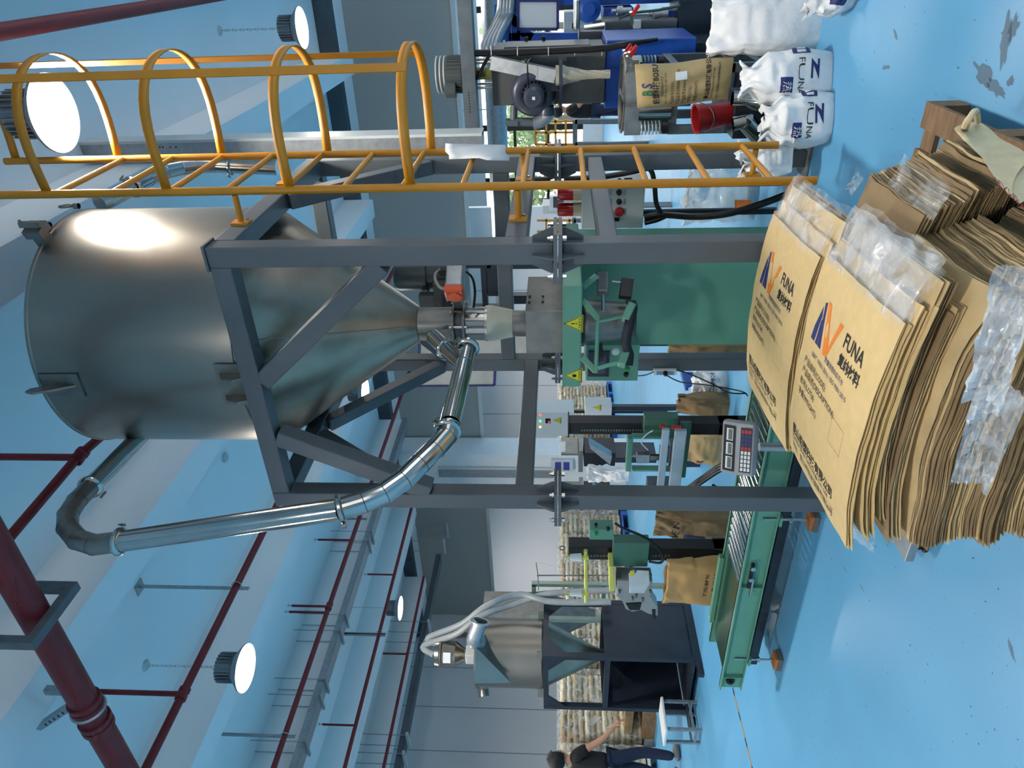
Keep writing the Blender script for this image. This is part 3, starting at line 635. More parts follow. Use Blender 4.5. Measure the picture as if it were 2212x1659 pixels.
def print_bag(bag, surf, L, Wd, small=True):
    """logo and lettering; local s = across the bag from its far edge, r = down from the mouth"""
    ux, uy = V((0, -1, 0)), V((1, 0, 0))
    lx = lambda s_, r_: (L / 2 - r_, Wd / 2 - s_)
    def P(s_, r_): a = lx(s_, r_); return surf(*a)
    def put(s, s_, r_, size, mt, sx=1.0, bold=0.0):
        a, b = lx(s_, r_)
        return text(s, size, mt, bag, (a, b, 0), (0, -1, 0), (1, 0, 0), name='lettering', sx=sx, warp=lambda p: surf(p.x, p.y), bold=bold)
    def poly(pts, mt, name='logo'):
        b = MB(); b.add([P(*p) for p in pts], [tuple(range(len(pts)))]); return b.build(name, mt, bag, smooth=0)
    k = Wd / .6
    # emblem: a navy folded A and an orange N stroke
    for q in ([(.125, .135), (.140, .128), (.178, .285), (.150, .285)], [(.118, .150), (.128, .185), (.112, .285), (.078, .285), (.088, .235)], [(.131, .195), (.139, .195), (.146, .285), (.122, .285)]): poly([(a_ * k, b_) for a_, b_ in q], m_navy)
    for q in ([(.146, .122), (.172, .122), (.236, .250), (.214, .288), (.204, .288)], [(.214, .288), (.236, .250), (.276, .142), (.304, .142), (.238, .288)]): poly([(a_ * k, b_) for a_, b_ in q], m_orange)
    put('FUNA', .335 * k, .195, .068, m_ink, sx=.86 * k, bold=.0012); put('复纳材料', .335 * k, .255, .046, m_ink, sx=.92 * k, bold=.0012)
    if small:
        put('质量管理体系符合', .235 * k, .300, .022, m_navy, sx=1.0 * k); put('GB/T 19001-2016 / ISO 9001:2015', .118 * k, .335, .024, m_navy, sx=1.0 * k)
        for s, r_ in (('产品编号(CODE):', .385), ('产品描述(DESCRIPTION):', .425), ('批号(LOT#):', .468), ('净重(WEIGHT):', .510)): put(s, .065 * k, r_, .031, m_ink, sx=1.0 * k)
        dash = MB(); q = [(.40 * k, .42), (.50 * k, .42), (.50 * k, .51), (.40 * k, .51)]
        for i in range(4):
            a, b = V(q[i] + (0,)), V(q[(i + 1) % 4] + (0,)); n = int((b - a).length / .009)
            for j in range(n):
                p0, p1 = a.lerp(b, j / n), a.lerp(b, (j + .6) / n); d = (p1 - p0).normalized(); o_ = V((-d.y, d.x, 0)) * .0007
                dash.add([P(*(p0 + o_).xy), P(*(p1 + o_).xy), P(*(p1 - o_).xy), P(*(p0 - o_).xy)], [(0, 1, 2, 3)])
        d_ = dash.build('dashed_box', m_ink, bag, smooth=0); d_['kind'] = 'stuff'
    put('昆山伯塑科技有限公司', .055 * k, .690, .047, m_ink, sx=.92 * k, bold=.0008); put('Kunshan Bosu Technology Co., Ltd', .055 * k, .716, .026, m_ink, sx=1.05 * k)
    b = MB(); b.add([P(.055 * k, .726), P(.5 * k, .726), P(.5 * k, .724), P(.055 * k, .724)], [(0, 1, 2, 3)]); b.build('rule_line', m_ink, bag, smooth=0)
    put('地址：昆山市陆家镇珠竹路26号', .055 * k, .760, .032, m_ink, sx=.98 * k)
rb = random.Random(5)
ordn = ['first', 'second', 'third', 'fourth', 'fifth', 'sixth', 'seventh', 'eighth', 'ninth', 'tenth', 'eleventh', 'twelfth', 'thirteenth', 'fourteenth', 'fifteenth', 'sixteenth', 'seventeenth', 'eighteenth', 'nineteenth', 'twentieth']
# lower pile: two columns of weathered bags, slumping outwards
def nth(n): return '%d%s' % (n, 'th' if 10 <= n % 100 <= 20 else {1: 'st', 2: 'nd', 3: 'rd'}.get(n % 10, 'th'))
def col_lower(cx, cy, L, Wd, z0, n, which, near):
    z = z0
    for i in range(n):
        f = i / n; bundle = (i // 14) % 2
        dx = (.10 if near else .12) * (1 - f) + .010 * math.sin(i * .33) + (.008 if bundle else -.006) + rb.uniform(-.004, .004); dy = (-.05 if near else .13) * (1 - f) + (-.012 if near else .010) * math.sin(i * .21) + rb.uniform(-.004, .004)
        sh = lambda x, y, f=f, i=i: -.016 * (abs(x) / (L / 2)) ** 3 * (.4 + f) + .010 * math.sin(7 * x + 1) * (f - .2) + .0035 * math.sin(26 * y + i * .05) * max(0, x / (L / 2)) ** 2 + .004 * math.sin(19 * x + i * .04) * (abs(y) / (Wd / 2)) ** 2
        tone = 'pale' if rb.random() < .3 else 'brown'
        make_bag('%s weathered flat paper bag, %s up from the pallet in the %s stack' % (tone, nth(i + 1), which), (cx + dx, cy + dy), z, L + rb.uniform(-.006, .006), Wd + rb.uniform(-.006, .006), math.radians(rb.uniform(-.7, .7)),
                 m_kraft3 if tone == 'pale' else m_kraft2, sh, i * 7 + (100 if near else 300), t=.0036, droop=(.014, .016, .01 * (0 if near else 1), .02 * (1 if near else 0) * (.3 + f)), group='flat bags in the lower %s stack' % which)
        z += .0053
    return z
zA = col_lower(-1.25, 1.95, .87, .47, .132, 80, 'near', True)
zB = col_lower(-1.22, 2.37, .93, .45, .132, 80, 'far', False)
# upper bundles: near one (A) and far one (B), printed top bags with clear liners
def upper(cx, cy, L, Wd, th, z0, n, which, seed, lin):
    z = z0; last = None
    for i in range(n):
        top = i == n - 1; k = n - 1 - i
        mt = m_kraft if k < 9 else (m_kraft2 if (i // 4) % 2 else m_kraft3)
        grp = (i // 5) % 2; dx = (0 if k < 4 else (.13 if grp else .05) + rb.uniform(-.012, .012)) + (rb.uniform(-.006, .006) if 0 < k < 4 else 0); dy = 0 if top else rb.uniform(-.012, .012) - .012 * (k > 6)
        sh = lambda x, y: -.014 * (abs(x) / (L / 2)) ** 3 + .004 * math.sin(6 * x + 2 * y + seed)
        lab = ('printed kraft bag with clear liner on top of the %s bundle' % which) if top else ('kraft bag, %s from the top of the %s bundle' % (ordn[k], which))
        o, s_ = make_bag(lab, (cx + dx, cy + dy), z, L, Wd, th + math.radians(rb.uniform(-.8, .8) if not top else 0), mt, sh, seed * 50 + i, droop=(.02, .022 + .01 * (k > 3), .0, .008), group='kraft bags in the upper %s bundle' % which)
        if k in lin: add_liner(o, s_, L, Wd, .15 + .03 * rb.random(), seed + i, m_film2 if which == 'near' and k == 0 else m_film, up=.0)
        if top: print_bag(o, s_, L, Wd)
        last = (o, s_); z += .0078
    return last
upper(-1.335, 2.06, .80, .60, math.radians(3), zA + .006, 19, 'near', 3, (0, 1, 2, 3))
upper(-1.45, 2.76, .84, .62, math.radians(4), zB + .006, 18, 'far', 8, (0, 1, 2))
# a creased bag corner poking up between the two bundles
# crumpled film sheets hanging on the near side
def film_sheet(label, corners, mt, seed, nu=34, nv=14, amp=.018, bulge=.05):
    rd = random.Random(seed); a, b, c, d = [Vector(p) for p in corners]; ph = [rd.uniform(0, 6) for _ in range(5)]
    n = (b - a).cross(d - a).normalized()
    def fn(u, v):
        p = a.lerp(b, u).lerp(d.lerp(c, u), v)
        return p + n * (bulge * math.sin(math.pi * v) + amp * (math.sin(17 * u + ph[0] + 5 * v) * .5 + math.sin(41 * u - 9 * v + ph[1]) * .35 + math.sin(29 * v + 13 * u + ph[2]) * .4) + rd.uniform(-amp, amp) * .35)
    return tag(MB().grid(fn, nu, nv).build('plastic_film', mt, smooth=20), label, 'plastic film', 'crumpled clear film round the pile')
film_sheet('crumpled clear film draped down the near corner of the bag pile', [on_y(2150, 575, 1.63), on_y(2078, 870, 1.60), on_y(2165, 885, 1.55), on_y(2250, 590, 1.56)], m_film5, 2, bulge=-.04)
film_sheet('milky clear film bunched along the bottom of the bag pile', [on_y(2105, 840, 1.61), on_y(2052, 1045, 1.63), on_y(2128, 1075, 1.60), on_y(2225, 860, 1.54)], m_film5, 9, bulge=-.04)
film_sheet('folded strip of clear film sticking out between stacked bags', [(-.60, 2.32, .53), (-.60, 1.98, .54), (-.70, 1.98, .56), (-.70, 2.32, .55)], m_film, 4, 20, 6, .008, .01)
film_sheet('small tuft of clear film at the far corner of the pile', [on_z(1822, 410, .56), on_z(1850, 372, .57), on_z(1862, 392, .54), on_z(1838, 425, .53)], m_film2, 6, 10, 6, .01, .01)
film_sheet('wisp of clear film under the corner of the printed bag', [(-1.72, 1.95, .60), (-1.82, 1.95, .56), (-1.82, 1.82, .52), (-1.72, 1.78, .56)], m_film2, 7, 12, 8, .01, .01)
# folded cream woven sack with red stitching along the right of the pile
cs = thing('woven_sack', 'folded cream woven sack with red stitching at the foot of the pile', 'sack')
q00, q10, q01, q11 = on_z(2086, 288, .29), on_z(2205, 440, .33), on_z(2108, 262, .18), on_z(2235, 345, .19)   # near/far edges of the folded band
def csf(u, v, h=1.0): return q00.lerp(q10, u).lerp(q01.lerp(q11, u), v) + V((0, 0, h * .045 * math.sin(math.pi * min(1, max(0, v))) ** .6 + .006 * math.sin(9 * u + 4 * v)))
m_cream = mat('cream_woven_plastic', (228, 208, 166), .8, var=.08, vscale=20, bump=.2, bscale=90)
MB().grid(csf, 18, 12).grid(lambda u, v: csf(u, v, -.6), 18, 12).build('sack_body', m_cream, cs)
Lc = (q10 - q00).length; Wc = (q01 - q00).length
text('G5MXT02XMBF0XX', .05, mat('red_thread', (150, 40, 60), .7), cs, (0, 0, 0), (1, 0, 0), (0, 1, 0), name='stitching', warp=lambda p: csf(.42 + p.x / Lc * 1.0, .30 - p.y / Wc) + V((0, 0, .005)))
MB().path(bez([on_z(2085, 275, .26), on_z(2092, 258, .3), on_z(2108, 240, .27), on_z(2112, 262, .2)]), [.012] * 8 + [.01] * 17, 8).build('tied_corner', m_cream, cs)
# ================================================================== platform scale with indicator
sc = thing('platform_scale', 'low steel platform scale beside the bag pile', 'scale')
MB().bx((-2.34, 2.29, .062), (-1.86, 2.86, .1)).build('platform_plate', m_galv, sc, smooth=0, bevel=.004)
MB().bx((-2.28, 2.36, .03), (-1.9, 2.8, .062)).build('sub_frame', m_black, sc, smooth=0)
for x in (-2.3, -1.92):
    for y in (2.34, 2.8): MB().lathe([(.001, 0), (.024, 0), (.024, .012), (.012, .02), (.012, .06)], (x, y, 0), n=12).build('rubber_foot', m_rubber, sc)
ip = on_y(1640, 965, 2.9)
MB().tube((ip.x, 2.9, .05), (ip.x, 2.9, ip.z), .022, 16).bar((ip.x, 2.9, .06), (ip.x, 2.8, .06), .05, .03).build('post', m_galv, sc)
ind = thing('weighing_indicator', 'grey weighing indicator with three displays and keypad on a post', 'indicator')
Cn = on_y(1597, 967, 2.9); tilt = Matrix.Rotation(math.radians(-28), 3, 'X'); Rz_ = Matrix.Rotation(math.radians(20), 3, 'Z')
def I(x, y, z): return Cn + Rz_ @ (tilt @ V((x, y, z)))
w_, h_ = .135, .082
b = MB(); pr = [(-.035, -h_), (.0, -h_ - .006), (.028, -h_ + .01), (.034, 0), (.02, h_), (-.012, h_ + .004), (-.035, h_ - .01)]
n_ = len(pr); b.add([I(sx * w_ * (1 if abs(zz) < h_ * .9 else .985), -yy, zz) for sx in (-1, 1) for yy, zz in pr], [tuple(range(n_)), tuple(range(2 * n_ - 1, n_ - 1, -1))] + [(i, (i + 1) % n_, (i + 1) % n_ + n_, i + n_) for i in range(n_)])
b.build('housing', mat('grey_abs_plastic', (150, 153, 158), .45), ind, smooth=40, bevel=.006)
def face(x, z): # on the sloping front face
    f = (z) / h_; yy = .0355 - .0005 if z < 0 else .0355 - .014 * f
    if z < 0: yy = .0345 + .006 * f
    return I(x, -yy - .0015, z)
def ptch(x0, x1, z0, z1, name, mt, off=0.0):
    P = [face(x0, z0), face(x1, z0), face(x1, z1), face(x0, z1)]; n = (P[1] - P[0]).cross(P[2] - P[0]).normalized()
    return MB().prism([p + n * off for p in P], n * .0012).build(name, mt, ind, smooth=0)
ptch(-.118, .118, .012, .072, 'display_panel', m_black); ptch(-.115, .115, -.066, -.012, 'keypad', m_black)
for i in range(3):
    x = -.105 + i * .073; ptch(x, x + .062, .025, .058, 'display_bezel', m_white, .001); ptch(x + .004, x + .058, .028, .048, 'lcd', mat('lcd_grey', (108, 112, 104), .3), .0024)
for i in range(10):
    for j in range(3):
        x = -.108 + i * .0215; z_ = -.062 + j * .0165; mt = m_white if i < 5 else (m_redpl if i == 5 or i == 9 else m_navy)
        ptch(x, x + .017, z_, z_ + .012, 'key', mt, .001)
# ================================================================== butterfly valve with orange actuator
vv = thing('butterfly_valve', 'grey butterfly valve with orange pneumatic actuator below the cone', 'valve')
def vring(z0, z1, r, name, mt): return MB().lathe([(.1, z0), (r, z0), (r, z1), (.1, z1)], TC, n=36).build(name, mt, vv)
vring(2.236, 2.248, .142, 'flange', m_dull); vring(2.186, 2.234, .118, 'valve_body', m_frame); vring(2.172, 2.184, .142, 'flange', m_dull)
for i in range(8):
    a = i * math.pi / 4 + .3; MB().lathe([(.001, 2.155), (.009, 2.155), (.009, 2.265), (.001, 2.265)], TC + V((.128 * math.cos(a), .128 * math.sin(a), 0)), n=6).build('bolt', m_chrome, vv, smooth=0)
ac = at_d(990, 632, 4.2); ax = V((.55, .80, 0)).normalized(); sd_ = V((ax.y, -ax.x, 0))
R_ = Matrix((sd_, ax, V((0, 0, 1)))).transposed()
MB().bar(TC + V((.1, .0, 2.21)), V((ac.x, ac.y, 2.21)) + ax * .04, .06, .05).build('stem_bracket', m_dull, vv, smooth=0, bevel=.006)
body = MB().box(V((ac.x, ac.y, 2.21)) + ax * .13, (.10, .22, .105), R_).build('actuator_body', m_galv, vv, smooth=0, bevel=.012)
cap = MB().box(V((ac.x, ac.y, 2.21)), (.115, .05, .115), R_).build('actuator_cap', mat('orange_red_paint', (214, 84, 40), .45), vv, smooth=0, bevel=.012)
MB().lathe([(.046, 0), (.046, .012), (.001, .014)], V((ac.x, ac.y, 2.21)) - ax * .025, -ax, n=24).build('cap_disc', mat('orange_red_paint', (0, 0, 0)), cap)
for sx in (-1, 1):
    for sz in (-1, 1): MB().lathe([(.007, 0), (.007, .006), (.001, .007)], V((ac.x, ac.y, 2.21)) - ax * .025 + sd_ * .045 * sx + V((0, 0, .045 * sz)), -ax, n=6).build('screw', m_chrome, cap, smooth=0)
MB().lathe([(.028, 0), (.028, .04), (.02, .05), (.001, .05)], V((ac.x, ac.y, 2.262)) + ax * .15, n=16).build('position_indicator', m_black, vv)
hs = MB().path(bez([at_d(972, 623, 4.2), at_d(952, 622, 4.2), at_d(941, 605, 4.22), at_d(942, 590, 4.25), at_d(958, 582, 4.3), at_d(980, 584, 4.35)]), .009, 8).build('air_hose', mat('grey_hose', (150, 150, 145), .4), vv)
MB().path(bez([at_d(1003, 584, 4.35), at_d(1020, 600, 4.32), at_d(1026, 630, 4.3), at_d(1023, 665, 4.3)]), .008, 8).build('air_hose', m_cable, vv)
sl = thing('flexible_connector', 'cream rubber sleeve clamped between the valve pipe and the filling box', 'rubber sleeve')
MB().lathe([(.098, 2.172), (.105, 2.17), (.105, 2.04)], TC, n=36).build('upper_pipe', m_pipe, sl)
MB().lathe([(.106, 2.052), (.112, 2.05), (.112, 2.035), (.106, 2.033)], TC, n=36).build('hose_clamp', m_chrome, sl)
def slv(u, v):
    a = 2 * math.pi * u; r = .116 + (.086 - .116) * max(0, v - .12) / .88 - .010 * math.sin(math.pi * v) * max(0, math.cos(a + 1.9)) ** 4
    return TC + V((r * math.cos(a), r * math.sin(a), 2.035 - .155 * v))
MB().grid(slv, 36, 12, closed_u=True).build('sleeve', mat('cream_rubber', (196, 194, 172), .5, var=.08, vscale=9), sl, smooth=60)
MB().lathe([(.082, 1.89), (.082, 1.785)], TC, n=32).build('lower_pipe', m_dull, sl)
# ================================================================== bag filling machine
bm_ = thing('bag_filling_machine', 'green bag filling machine with steel spout and clamp arms', 'machine')
yb0 = 3.74; xa = on_y(1180, 763, yb0).x; xb = on_y(1180, 672, yb0).x; zt1, zb1 = 1.79, 1.566; ybk = on_x(1180, 597, xb).y
MB().bx((xa, yb0, zb1), (xb, ybk, zt1)).build('filling_box', m_dull, bm_, smooth=0, bevel=.004)
for z in (zt1 - .02, zt1 - .1):
    for dy in (.12, .2): MB().lathe([(.008, 0), (.008, .01), (.001, .011)], V((xb, yb0 + dy, z)), (1, 0, 0), n=6).build('bolt', m_dull, bm_, smooth=0)
yh = 3.60; hx0 = on_y(1235, 836, yh).x; hx1 = on_y(1235, 618, yh).x; hz1, hz0 = on_y(1216, 700, yh).z, on_y(1257, 700, yh).z
MB().bx((hx0, yh, hz0), (hx1, 4.62, hz1)).build('head_housing', m_green, bm_, smooth=0, bevel=.008)
MB().bx((hx0 - .002, yh - .002, hz1 - .012), (hx1 + .002, yh + .02, hz1 + .002)).build('head_lip', m_green, bm_, smooth=0)
yc = 4.32; cx0 = on_y(1440, 745, yc).x; cx1 = on_y(1400, 548, yc).x; cyb = on_x(1400, 493, cx1).y
MB().bx((cx0, yc, .02), (cx1, max(cyb, 4.66), hz0 + .01)).build('cabinet', m_green, bm_, smooth=0, bevel=.006)
for x in (cx0 + .04, cx1 - .1): MB().bx((x, yc + .02, 0), (x + .06, yc + .3, .02)).build('foot', m_black, bm_, smooth=0)
# control panel
yp = 4.22; px0 = on_y(1320, 823, yp).x; px1 = on_y(1320, 746, yp).x; pz1, pz0 = on_y(1266, 780, yp).z, on_y(1380, 780, yp).z
pn = MB().bx((px0, yp, pz0), (px1, 4.6, pz1)).build('control_panel', m_green, bm_, smooth=0, bevel=.005)
def on_panel(px, py): return on_y(px, py, yp - .002)
def rect_y(x0, x1, z0, z1, y, name, mt, par, t=.006): return MB().bx((x0, y - t, z0), (x1, y, z1)).build(name, mt, par, smooth=0)
a, b = on_panel(1270, 812), on_panel(1317, 758); rect_y(a.x, b.x, b.z, a.z, yp, 'touch_screen', mat('screen_bezel', (34, 38, 52), .3), pn, .012)
a2, b2 = on_panel(1280, 805), on_panel(1308, 766); rect_y(a2.x, b2.x, b2.z, a2.z, yp - .0125, 'screen', mat('screen_grey', (70, 76, 92), .2), pn, .001)
def knob(px, py, r, mt, name='button', par=pn, y=yp, l=.02):
    p = on_y(px, py, y); k = MB().lathe([(r * 1.3, 0), (r * 1.3, .005), (r, .006), (r, l), (r * .8, l + .004), (.001, l + .004)], V((p.x, y, p.z)), (0, -1, 0), n=18).build(name, mt, par); return k
knob(1330, 759, .022, m_white, 'gauge', l=.012); knob(1354, 796, .014, mat('green_button', (30, 150, 70), .4)); knob(1352, 808, .014, m_black, 'selector')
text('请勿带电操作', .022, m_ink, pn, on_panel(1263, 812) - V((0, .001, 0)), (0, 0, -1), (1, 0, 0), name='lettering') if 0 else None
# warning triangles
m_warn = mat('warning_yellow', (206, 206, 40), .5, var=.03)
def warn(par, c, s_, y, txt, sym='!'):
    """triangular sign on a plane facing -y, apex up"""
    f = MB()
    def tri(k, yy): return [V((c.x, yy, c.z + s_ * .62 * k)), V((c.x - s_ * .5 * k, yy, c.z - s_ * .38 * k)), V((c.x + s_ * .5 * k, yy, c.z - s_ * .38 * k))]
    sg = MB().prism(tri(1.0, y), (0, -.001, 0)).build('warning_sign', m_warn, par, smooth=0)
    o_, i_ = tri(.93, y - .0014), tri(.82, y - .0014)
    b = MB(); b.add(o_ + i_, [(0, 1, 4, 3), (1, 2, 5, 4), (2, 0, 3, 5)]).build('sign_border', m_ink, par, smooth=0)
    text(sym, s_ * .42, m_ink, par, (c.x, y - .002, c.z - s_ * .08), (1, 0, 0), (0, 0, 1), 'CENTER', name='sign_symbol', bold=.001)
    text(txt, s_ * .16, m_ink, par, (c.x, y - .002, c.z - s_ * .28), (1, 0, 0), (0, 0, 1), 'CENTER', name='sign_lettering')
warn(bm_, on_y(1243, 699, yh - .001), .112, yh - .001, '注意安全'); warn(bm_, on_y(1243, 811, yh - .001), .108, yh - .001, '当心机械伤人', '※')
# spout and clamp arms
SPC = at_d(1300, 694, 4.22)
def spf(u, v):
    a = 2 * math.pi * u; rx, ry = .135 - .03 * v, .12 - .035 * v
    return V((SPC.x + rx * math.cos(a), SPC.y + ry * math.sin(a), hz0 + .01 - v * .33))
MB().grid(spf, 36, 6, closed_u=True).build('spout', m_dull, bm_, smooth=60, solid=.004)
def arm(pts, w, h, name='clamp_arm', mt=None): 
    b = MB()
    for i in range(len(pts) - 1): b.bar(pts[i], pts[i + 1], w, h)
    return b.build(name, mt or m_green, bm_, smooth=0, bevel=.003)
dA = 3.98
arm([at_d(1258, 648, 4.0), at_d(1292, 688, dA)], .014, .035, 'pivot_link'); arm([at_d(1258, 772, 4.02), at_d(1287, 802, dA)], .014, .035, 'pivot_link'); arm([at_d(1258, 622, 4.05), at_d(1290, 595, 4.0)], .014, .035, 'pivot_link')
MB().tube(at_d(1293, 682, dA), at_d(1287, 806, dA), .012, 14).build('clamp_rod', m_green, bm_)
arm([at_d(1290, 694, dA), at_d(1342, 684, dA - .02), at_d(1360, 690, dA - .03)], .014, .024); arm([at_d(1284, 797, dA), at_d(1335, 783, dA - .02), at_d(1352, 789, dA - .03)], .014, .024)
MB().bar(at_d(1350, 692, dA - .04), at_d(1366, 658, dA - .0), .05, .045).build('clamp_block', m_green, bm_, smooth=0, bevel=.006)
MB().bar(at_d(1342, 790, dA - .04), at_d(1352, 762, dA), .05, .045).build('clamp_block', m_green, bm_, smooth=0, bevel=.006)
blt = bez([at_d(1362, 650, dA + .02), at_d(1366, 668, dA - .02), at_d(1358, 705, dA - .06), at_d(1352, 740, dA - .04), at_d(1358, 765, dA - .02), at_d(1356, 790, dA - .02)], 6)
b = MB(); vs = []
for p in blt: vs += [p + V((0, 0, .028)), p - V((0, 0, .028))]
b.add(vs, [(2 * i, 2 * i + 1, 2 * i + 3, 2 * i + 2) for i in range(len(blt) - 1)]).build('clamp_belt', mat('dark_belt', (28, 36, 48), .6), bm_, solid=.012)
MB().bar(at_d(1302, 594, 4.1), at_d(1302, 634, 4.02), .06, .06).build('air_cylinder', m_dull, bm_, smooth=0, bevel=.006)
MB().tube(at_d(1302, 634, 4.02), at_d(1303, 672, 3.98), .01, 10).build('piston_rod', m_chrome, bm_)
MB().bar(at_d(1355, 604, 4.1), at_d(1350, 644, 4.08), .06, .07).build('grip_block', m_black, bm_, smooth=0, bevel=.004)
MB().tube(at_d(1322, 608, 4.08), at_d(1352, 612, 4.08), .006, 8).build('guide_rod', m_chrome, bm_)
MB().bar(at_d(1294, 745, 4.05), at_d(1298, 778, 4.0), .035, .035).build('air_cylinder', m_black, bm_, smooth=0)
# ================================================================== roller conveyor
cv = thing('roller_conveyor', 'green roller and belt conveyor with channel side beams', 'conveyor')
CY0, CY1, CX0, CX1, CZ0, CZ1 = 3.385, 3.80, -4.79, -2.2, .237, .395
def channel(y, s, name):
    MB().bx((CX0, y, CZ0), (CX1, y + s * .012, CZ1)).bx((CX0, y - s * .028, CZ1 - .008), (CX1, y + s * .012, CZ1)).bx((CX0, y - s * .028, CZ0), (CX1, y + s * .012, CZ0 + .008)).build(name, m_green, cv, smooth=0)
channel(CY0, 1, 'side_beam'); channel(CY1, -1, 'side_beam')
MB().bx((CX0 + .1, CY0 + .02, CZ1 - .05), (-3.75, CY1 - .02, CZ1 - .03)).build('belt_bed', mat('dark_green_belt', (38, 70, 56), .22, var=.1), cv, smooth=0)
MB().bx((CX0 + .25, CY1 - .03, CZ1), (-3.85, CY1 + .02, CZ1 + .03)).build('edge_guard', m_green, cv, smooth=0)
x = -3.72; r0 = None
while x < CX1 - .03:
    if r0 is None: r0 = MB().tube((0, CY0 + .012, 0), (0, CY1 - .012, 0), .022, 12).build('roller', m_pipe, cv); r0.location = (x, 0, CZ1 - .025)
    else: inst(r0, 'roller', cv, (x, 0, CZ1 - .025))
    x += .062
for px_ in (1232, 1318):
    q = on_y(1610, px_ if px_ > 1300 else 1318, CY0)
for X_ in (on_y(1610, 1264, CY0).x, on_y(1590, 1458, CY0).x): MB().bx((X_ - .004, CY0 - .028, CZ0 + .008), (X_ + .004, CY0, CZ1 - .008)).build('stiffener', m_green, cv, smooth=0)
q = on_y(1622, 1225, CY0 - .02); q2_ = on_y(1613, 1262, CY0 - .02)
MB().bx((q.x - .19, CY0 - .03, .325), (q.x + .03, CY0 - .012, .345)).build('adjuster_slot', m_black, cv, smooth=0)
MB().tube((q.x - .26, CY0 - .03, .318), (q.x - .1, CY0 - .03, .318), .008, 8).build('adjuster_screw', m_chrome, cv)
for dx in (0, -.1): MB().lathe([(.018, 0), (.018, .014), (.001, .015)], V((q.x + dx, CY0 - .03, .335)), (0, -1, 0), n=6).build('bolt', m_chrome, cv, smooth=0)
bp_ = on_y(1577, 1469, CY0); MB().lathe([(.032, 0), (.032, .012), (.014, .014), (.014, .03), (.001, .03)], V((bp_.x, CY0 - .002, bp_.z)), (0, -1, 0), n=20).build('bearing', m_black, cv)
MB().tube((bp_.x, CY0, bp_.z), (bp_.x, CY1, bp_.z), .03, 16).build('end_pulley', m_dull, cv)
for X_ in (-4.45, -3.1):
    for Y_ in (CY0 - .01, CY1 + .01):
        lg = MB().tube((X_, Y_, .05), (X_, Y_, CZ0 + .09), .008, 8).build('levelling_screw', m_chrome, cv)
        MB().lathe([(.02, .15), (.02, .16), (.02, .17)], (X_, Y_, 0), n=6, cap0=True, cap1=True).build('nut', m_chrome, lg, smooth=0)
        MB().bx((X_ - .035, Y_ - .03, CZ0 - .02), (X_ + .035, Y_ + .03, CZ0 - .004)).build('foot_bracket', m_green, cv, smooth=0)
for Y_, nm in ((CY0 - .01, 'near'), (CY1 + .01, 'far')):
    for X_, e in ((-4.45, 'tail end'), (-3.1, 'middle')):
        if nm == 'far' and e == 'middle': continue
        t = thing('packing_block', 'stacked wooden and rubber packing under the %s %s of the conveyor' % (nm, e), 'packing block', 'packing under the conveyor feet')
        MB().bx((X_ - .06, Y_ - .05, 0), (X_ + .06, Y_ + .05, .03)).build('rubber_pad', mat('grey_rubber', (96, 100, 100), .7), t, smooth=0, bevel=.004)
        MB().bx((X_ - .055, Y_ - .045, .03), (X_ + .055, Y_ + .045, .055)).build('timber_block', mat('orange_timber', (170, 110, 60), .7, var=.2), t, smooth=0, bevel=.004)
# dark steel base rails under the conveyor
for y_ in (3.52, 3.66): MB().bx((-4.7, y_, .10), (-2.4, y_ + .06, .16)).build('chain_guard', m_dblue, cv, smooth=0)
